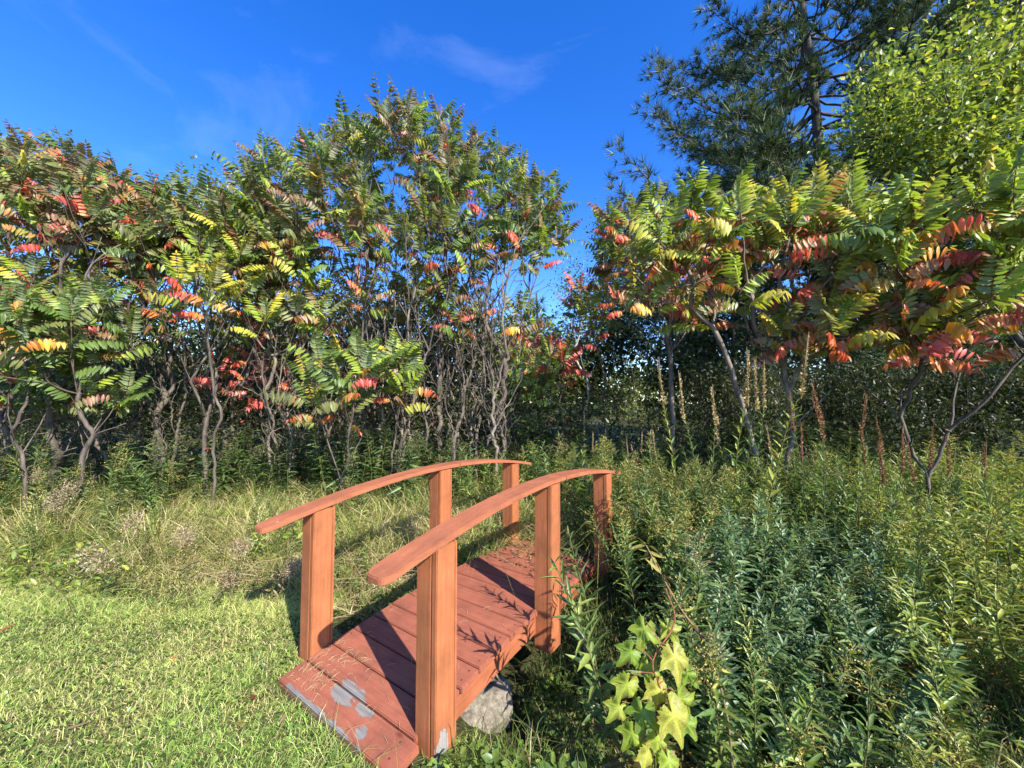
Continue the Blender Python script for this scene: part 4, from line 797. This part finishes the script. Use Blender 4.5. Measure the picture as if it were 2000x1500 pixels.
# rough grass under the right-hand stand and in the ditch
n = 46000; x = rng.uniform(-0.6, 6.0, n); y = rng.uniform(1.0, 4.2, n); u, v = uv(x, y); keep = (v > 0.53 + 0.2 * np.exp(-((u - 0.4) / 0.3) ** 2) - 0.15 * (u > 0.65)) & ((u > 0.0) | (v > 0.7)) & (np.abs(x) < 1.6 * y + 1.6)
x, y = x[keep], y[keep]; n = len(x); P = np.stack([x, y, gz(x, y) - 0.01], -1); K = pick([(0.07, 0.12, 0.025), (0.13, 0.18, 0.035), (0.33, 0.27, 0.13)], (3, 3, 1.6), n) * (1 + 0.2 * rng.normal(size=(n, 1))).clip(0.5, 1.5)
hh = rng.uniform(0.07, 0.30, n) * np.clip((y - 0.9) / 1.0, 0.3, 1); V, T, KK = blades(P, hh, rng.uniform(0.003, 0.006, n), rng.uniform(0.2, 1.5, n), K, 3, 0.4)
tag(link('ditch_grass', mesh_np('ditch_grass', V, T, KK, M_GRASS)), 'rough grass in the ditch under the plants right of the bridge', None, None, 'stuff')
# broad-leaved weeds right of the near end, clover in the lawn, weeds along the meadow's edge
def weeds(name, label, x, y, L, pal, wts, wr, zup, mat=M_HERB, seed=0, tpl=TL_OV):
    global rng
    rng = np.random.default_rng(seed); n = len(x); P = np.stack([x, y, gz(x, y) + rng.uniform(0.005, zup, n)], -1); D = nrm(rdir(n) * np.array([1, 1, 0.35]) + np.array([0, 0, 0.25])); N = nrm(rdir(n) * 0.45 + np.array([0, 0, 1.0])); LL = L * rng.uniform(0.5, 1.3, n)
    V, T, k = place(tpl, P, D, N, LL, LL * wr); K = pick(pal, wts, n) * (1 + 0.2 * rng.normal(size=(n, 1))).clip(0.5, 1.5); tag(link(name, mesh_np(name, V, T, rep(K.clip(.004, .9), k), mat)), label, None, None, 'stuff')
n = 9000; x = rng.uniform(-0.5, 1.6, n); y = rng.uniform(1.0, 2.6, n); u, v = uv(x, y); k = (v > 0.60 + 0.18 * np.exp(-((u - 0.4) / 0.3) ** 2) - 0.15 * (u > 0.65)) & (v < 1.6) & (u > -0.9) & (u < 1.2); weeds('ground_weeds', 'low broad-leaved weeds and clover beside the near right post', x[k], y[k], 0.045, [(0.09, 0.16, 0.03), (0.14, 0.21, 0.035), (0.20, 0.25, 0.05)], (3, 3, 1), 0.6, 0.10, seed=51)
n = 5200; x = rng.uniform(-4, -0.4, n); y = rng.uniform(1.1, 3.2, n); k = ~on_deck(x, y); weeds('clover', 'clover and small weed leaves scattered in the mown lawn', x[k], y[k], 0.022, [(0.10, 0.17, 0.03), (0.17, 0.24, 0.04)], (1, 1), 0.8, 0.04, seed=52)
n = 12000; x = rng.uniform(-6, 0.3, n); y = rng.uniform(2.9, 5.6, n); u, v = uv(x, y); k = (v < -0.52) & (np.sin(x * 3.1 + 2 * np.sin(y * 2)) + np.sin(y * 4 + x) > 0.25); weeds('meadow_weeds', 'leafy weeds among the long grass left of the bridge', x[k], y[k], 0.07, [(0.10, 0.165, 0.03), (0.19, 0.26, 0.045), (0.32, 0.34, 0.06)], (2, 3, 1.5), 0.40, 0.34, seed=53)
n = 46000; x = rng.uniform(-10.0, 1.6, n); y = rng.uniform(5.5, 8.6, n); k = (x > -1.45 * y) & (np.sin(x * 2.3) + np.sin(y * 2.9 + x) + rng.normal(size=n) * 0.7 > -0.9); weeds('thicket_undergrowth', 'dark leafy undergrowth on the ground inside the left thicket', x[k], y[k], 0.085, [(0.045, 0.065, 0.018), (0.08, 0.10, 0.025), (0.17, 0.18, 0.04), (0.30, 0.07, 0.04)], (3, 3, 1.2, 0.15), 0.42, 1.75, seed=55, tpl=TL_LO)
n = 22000; x = rng.uniform(1.6, 11, n); y = rng.uniform(5.2, 9.6, n); k = (x < 1.45 * y) & (np.sin(x * 2.3) + np.sin(y * 2.9 + x) + rng.normal(size=n) * 0.7 > -0.9); weeds('pine_undergrowth', 'dark leafy undergrowth on the shaded ground under the pines', x[k], y[k], 0.10, [(0.022, 0.036, 0.011), (0.038, 0.052, 0.014), (0.075, 0.075, 0.02)], (3, 3, 1), 0.45, 1.2, seed=56, tpl=TL_LO)  # shade beneath the pines painted into these near-black leaf greens
S = Soup(); r = np.random.default_rng(66)
for k in range(1500):
    a = k < 700; x0, y0 = (r.uniform(-2.4, -0.2), r.uniform(2.75, 4.2)) if a else (r.uniform(-5.5, 0.8), r.uniform(3.0, 5.6)); uu_, vv_ = uv(x0, y0)
    if vv_ > -0.6 or (y0 < 3.0 + 0.12 * math.sin(x0 * 2.7) - 0.10 * (x0 + 2)): continue
    az = r.uniform(0, 6.28); l = r.uniform(0.3, 0.85); hz = r.uniform(0.08, 0.55); t = np.linspace(0, 1, 6); bend = r.uniform(-.6, .6); e = l * math.cos(hz)
    q = np.stack([x0 + e * t * np.cos(az + bend * t), y0 + e * t * np.sin(az + bend * t), float(gz(x0, y0)) + l * (np.sin(hz) * t + 0.35 * t * (1 - t))], -1); ue, ve = uv(q[:, 0], q[:, 1])
    if (ve > -0.46).any() and ((ue > -0.3) & (ue < 2.3) & (ve > -0.46)).any(): continue
    V, T = tube(q, np.linspace(.0022, .0009, 6), 3); S.add(V, T, np.array([(0.50, 0.38, 0.20), (0.40, 0.22, 0.12), (0.55, 0.47, 0.25)][r.integers(3)]) * r.uniform(.7, 1.1))
tag(link('dry_straw', S.mesh('dry_straw', M_DRY)), 'tangle of dry straw-coloured stems in the long grass left of the bridge', None, None, 'stuff')
# weeds creeping over the far end of the bridge and along its left side
n = 2600; uu = rng.uniform(0.5, 2.5, n); vv = np.where(rng.random(n) < 0.6, rng.uniform(-0.75, -0.44, n), rng.uniform(-0.5, 0.7, n)); k = (vv < -0.44) | (uu > 2.15); uu, vv = uu[k], vv[k]
weeds('bridge_side_weeds', 'weeds crowding the left side and far end of the bridge', BX + uu * DU[0] + vv * DV[0], BY + uu * DU[1] + vv * DV[1], 0.05, [(0.08, 0.14, 0.025), (0.13, 0.19, 0.035)], (1, 1), 0.5, 0.32, seed=54)

# ------------------------------------------------------------------ big-leaved vine in the right foreground
def lobed_leaf():
    a = np.linspace(-math.pi, math.pi, 41)[:-1]; out = []
    lob = [(-2.35, 0.52), (-1.15, 0.74), (0.0, 1.0), (1.15, 0.74), (2.35, 0.52)]
    for t in a:
        r = 0.47
        for c, l in lob: r = max(r, l * math.exp(-(((t - c + math.pi) % (2 * math.pi) - math.pi) / 0.46) ** 2))
        if abs(abs(t) - math.pi) < 0.25: r = 0.12
        r *= 1 + 0.07 * math.sin(t * 19)
        out.append((math.sin(t) * r, 0.3 + math.cos(t) * r))
    rim = np.array(out); c = np.array([0, 0.3]); inner = c + (rim - c) * 0.55
    V2 = np.vstack([[c], inner, rim]); z = 0.10 * np.sin(V2[:, 0] * 7) * np.cos(V2[:, 1] * 6) - 0.22 * (V2[:, 0] ** 2) - 0.18 * np.clip(V2[:, 1] - 0.3, 0, 2) ** 2
    n = 40; T = []
    for i in range(n):
        j = (i + 1) % n; T += [(0, 1 + j, 1 + i), (1 + i, 1 + j, 1 + n + j), (1 + i, 1 + n + j, 1 + n + i)]
    return np.column_stack([V2, z]), np.array(T)
LV, LT = lobed_leaf()
def vine_leaf(col): 
    K = np.tile(np.array(col, float), (len(LV), 1)); K[0] *= 1.3; K[41:] *= 0.82
    for c in range(40):
        t = -math.pi + c * 2 * math.pi / 40; K[1 + c] *= 1.22 if min(abs(((t - q + math.pi) % (2 * math.pi)) - math.pi) for q in (-2.35, -1.15, 0, 1.15, 2.35)) < 0.09 else 0.86
    K[41 + (hash(col) % 30):41 + (hash(col) % 30) + 3] = (0.22, 0.13, 0.05); me = mesh_np('vine_leaf', LV, LT, K, M_VINE, True); return me
VL = [vine_leaf(c) for c in ((0.23, 0.30, 0.035), (0.29, 0.34, 0.05), (0.18, 0.27, 0.035), (0.34, 0.34, 0.06))]
vb = at(1290, 1490, 1.62); vine = empty('vine', (vb[0], vb[1], float(gz(vb[0], vb[1])))); tag(vine, 'yellow-green vine with big lobed leaves hanging at the right foreground', 'vine')
vpts = [at(1300, 1150, 1.75), at(1318, 1215, 1.68), at(1275, 1290, 1.6), at(1290, 1350, 1.58), at(1280, 1430, 1.56), at(1290, 1500, 1.56)]
V, T = tube(spline(vpts, 5), np.linspace(0.003, 0.005, 26), 5); me = mesh_np('stem', V - np.array(vine.location), T, np.tile((0.25, 0.09, 0.05), (len(V), 1)), M_DRY, True); link('stem', me, vine)
rv = random.Random(4)
for i, (px, py, Y, L, ax) in enumerate([(1262, 1236, 1.66, .105, -.5), (1300, 1238, 1.70, .085, .5), (1240, 1285, 1.62, .10, -.9), (1312, 1285, 1.60, .125, .15), (1268, 1310, 1.64, .085, -.3), (1232, 1345, 1.60, .115, -.6), (1338, 1330, 1.66, .085, .8), (1285, 1352, 1.58, .115, -.1), (1320, 1372, 1.56, .105, .5), (1215, 1392, 1.60, .095, -.8), (1258, 1395, 1.56, .115, -.35), (1305, 1398, 1.50, .155, .45), (1240, 1440, 1.55, .10, -.5), (1282, 1450, 1.53, .105, .1), (1335, 1425, 1.58, .085, .7), (1265, 1480, 1.53, .09, -.3), (1300, 1490, 1.52, .095, .3)]):
    o = link('leaf', VL[i % 4], vine); p = at(px, py - 22, Y); o.location = Vector(p - np.array(vine.location)); L *= 0.9; o.scale = (L, L, L * 1.6)
    # the blade hangs: tip down and outward, face turned to the light
    D = Vector((ax, -0.30 + rv.uniform(-.25, .25), -1.0)).normalized(); N = Vector((rv.uniform(-.55, .65), -0.75, rv.uniform(0.25, 1.0))).normalized(); X = D.cross(N).normalized(); N = X.cross(D); o.rotation_euler = Matrix((X, D, N)).transposed().to_euler()
    q = spline(vpts, 5); c = q[np.argmin(np.linalg.norm(q - p, axis=1))]; mid = (p + c) / 2 + np.array([0, 0, .012]); V, T = tube(np.array([c, mid, p]), np.array([.002, .0018, .0016]), 4)
    link('leaf_stalk', mesh_np('leaf_stalk', V - np.array(vine.location), T, np.tile((0.30, 0.12, 0.06), (len(V), 1)), M_DRY, True), vine)
# withered stalk the vine climbs on
S = Soup(); wp = [at(1262, 1065, 1.95), at(1290, 1120, 1.88), at(1330, 1190, 1.78), at(1385, 1270, 1.72), at(1420, 1400, 1.70), at(1430, 1500, 1.72)]
V, T = tube(spline(wp, 5), np.linspace(0.003, 0.006, 26), 5); S.add(V, T, np.array((0.22, 0.16, 0.08))); Q = spline(wp, 5)[:18]; rng = np.random.default_rng(9); idx = rng.integers(0, 18, 60); D = nrm(rdir(60) + np.array([0, 0, -.6])); L_ = rng.uniform(.05, .11, 60)
V, T, k = place(TL_NARROW, Q[idx], D, rdir(60), L_, L_ * .2); S.add(V, T, rep(pick([(0.25, 0.22, 0.06), (0.17, 0.11, 0.06), (0.30, 0.30, 0.07)], (2, 2, 2), 60), k)); ws = link('withered_stalk', S.mesh('withered_stalk', M_DRY)); tag(ws, 'withered bent goldenrod stalk with curled leaves above the lobed vine', 'plant')

# ------------------------------------------------------------------ dry stalks in the left meadow, sticks, fallen leaves
for i, (px, py, s, tx, ty) in enumerate([(390, 1180, 1.0, 0.2, -0.75), (400, 1185, 0.8, -0.15, -0.45), (430, 1175, 0.7, 0.1, 0.5), (520, 1160, 0.75, 0.3, 0.9), (470, 1150, 0.7, -0.3, 1.0), (330, 1120, 0.8, 0.2, -0.3), (150, 1090, 0.85, 0.0, -0.1), (130, 1060, 0.9, 0.1, 0.1), (560, 1165, 0.6, 0.2, -1.0), (70, 1030, 0.9, -.1, .2), (700, 1090, 0.7, .2, 1.1), (740, 1080, 0.7, .1, .9), (60, 990, 1.0, 0, .1), (180, 980, 1.0, .1, -.1)]):
    Y = CH * F / (py - 787); p = at(px, 800, Y)
    where = 'in the long grass left of the bridge' if px < 600 else 'fallen against the left side of the bridge'
    put(fluffy[i % 3], p[0], Y, s, f'dry brown stalk with fluffy seed head {where}', 'plant', 'dry stalks ' + where, tilt=(tx, ty, 0.0))
def stick(name, pts, r0, r1, col, label, cat):
    V, T = tube(spline(pts, 4), np.linspace(r0, r1, (len(pts) - 1) * 4 + 1), 6); tag(link(name, mesh_np(name, V, T, np.tile(np.array(col, float), (len(V), 1)), M_DRY, True)), label, cat)
def gp(px, py, h=0.0): 
    Y = (CH - h) * F / (py - 787.5) * 1.0; p = at(px, py, Y); return np.array([p[0], p[1], float(gz(p[0], p[1])) + h])
stick('stick', [gp(290, 1440, .03), gp(305, 1465, .03), gp(332, 1510, .03)], 0.003, 0.006, (0.42, 0.36, 0.24), 'pale dry stick lying on the lawn at the bottom edge', 'stick')
stick('twig', [gp(362, 1475, .03), gp(368, 1490, .03), gp(375, 1515, .03)], 0.002, 0.004, (0.38, 0.28, 0.18), 'short brown twig on the lawn right of the pale stick', 'twig')
stick('straw', [gp(0, 1262, .2), gp(140, 1180, .12), gp(60, 1090, .25)], 0.002, 0.003, (0.14, 0.09, 0.05), 'thin dark dry stem arching out of the grass at the left edge', 'stem')
fl = [mesh_np('fallen_leaf', TL_HI[0] * np.array([0.3, 1, 0.8]) , TL_HI[1], np.tile(np.array(c, float), (len(TL_HI[0]), 1)), M_LEAF) for c in ((0.30, 0.05, 0.04), (0.36, 0.12, 0.05), (0.30, 0.2, 0.12))]
for i, (px, py, L, c, what) in enumerate([(500, 1335, .075, 0, 'narrow red fallen leaf on the lawn beside the front plank'), (478, 1338, .035, 0, 'tiny dark red fallen leaf left of the narrow red one'), (335, 1255, .04, 1, 'small orange-red fallen leaf in the middle of the lawn'), (30, 1210, .06, 1, 'orange fallen leaf at the left edge of the lawn'), (255, 1315, .03, 0, 'small maroon fallen leaf below the orange-red one'), (195, 1345, .03, 2, 'small tan fallen leaf on the lawn'), (130, 1380, .05, 2, 'tan curled leaf near the lower left of the lawn'), (58, 1280, .04, 2, 'pale fallen leaf near the left edge of the lawn'), (1000, 1485, .05, 0, 'red fallen leaf among the weeds by the near right post'), (460, 1385, .03, 1, 'small brown-orange leaf on the lawn left of the front plank'), (560, 1365, .035, 2, 'pale dry leaf against the front board of the bridge')]):
    o = link('fallen_leaf', fl[c]); p = gp(px, py, 0.03); o.location = Vector(p); o.rotation_euler = (random.uniform(-.3, .3), random.uniform(-.3, .3), random.uniform(0, 6.28)); o.scale = (L * 1.5,) * 3; tag(o, what, 'leaf', 'fallen leaves on the lawn')
# dry grass clippings on the near planks, leaf litter on the far planks
rng = np.random.default_rng(31); S = Soup()
for k in range(170):
    u = rng.uniform(-.2, .1) if k < 120 else rng.uniform(-.2, .9); v = rng.normal(-.28, .1) if k < 120 else rng.uniform(-.42, .44)
    if abs(v) > .43: continue
    a = rng.uniform(0, 6.28); l = rng.uniform(.02, .07); c = np.array([u, v]); z = float(deck_z(u)) + .004; e0, e1 = c - l / 2 * np.array([math.cos(a), math.sin(a)]), c + l / 2 * np.array([math.cos(a), math.sin(a)])
    if max(abs(e0[1]), abs(e1[1])) > .43 or min(e0[0], e1[0]) < -.22: continue
    w3 = lambda e: np.array([BX, BY]) + DU * e[0] + DV * e[1]
    V, T = tube(np.array([[*w3(e0), float(deck_z(e0[0])) + .003], [*w3(c), z + .004], [*w3(e1), float(deck_z(e1[0])) + .003]]), np.array([.0008, .001, .0007]), 3); S.add(V, T, np.array((.5, .4, .2)))
tag(link('grass_clippings', S.mesh('grass_clippings', M_DRY)), 'dry straw-coloured grass clippings scattered on the bridge planks', None, None, 'stuff')
n = 260; uu = rng.uniform(1.45, 2.2, n); vv = rng.uniform(-.42, .44, n); P = np.stack([BX + uu * DU[0] + vv * DV[0], BY + uu * DU[1] + vv * DV[1], deck_z(uu) + .006 + rng.random(n) * .02], -1)
V, T, k = place(TL_OV, P, nrm(rdir(n) * np.array([1, 1, .2])), nrm(rdir(n) * .3 + np.array([0, 0, 1])), .04, .02); tag(link('leaf_litter', mesh_np('leaf_litter', V, T, rep(pick([(.20, .09, .05), (.13, .08, .05), (.25, .15, .08)], (1, 1, 1), n), k), M_DRY)), 'brown fallen leaf litter on the far planks of the bridge', None, None, 'stuff')
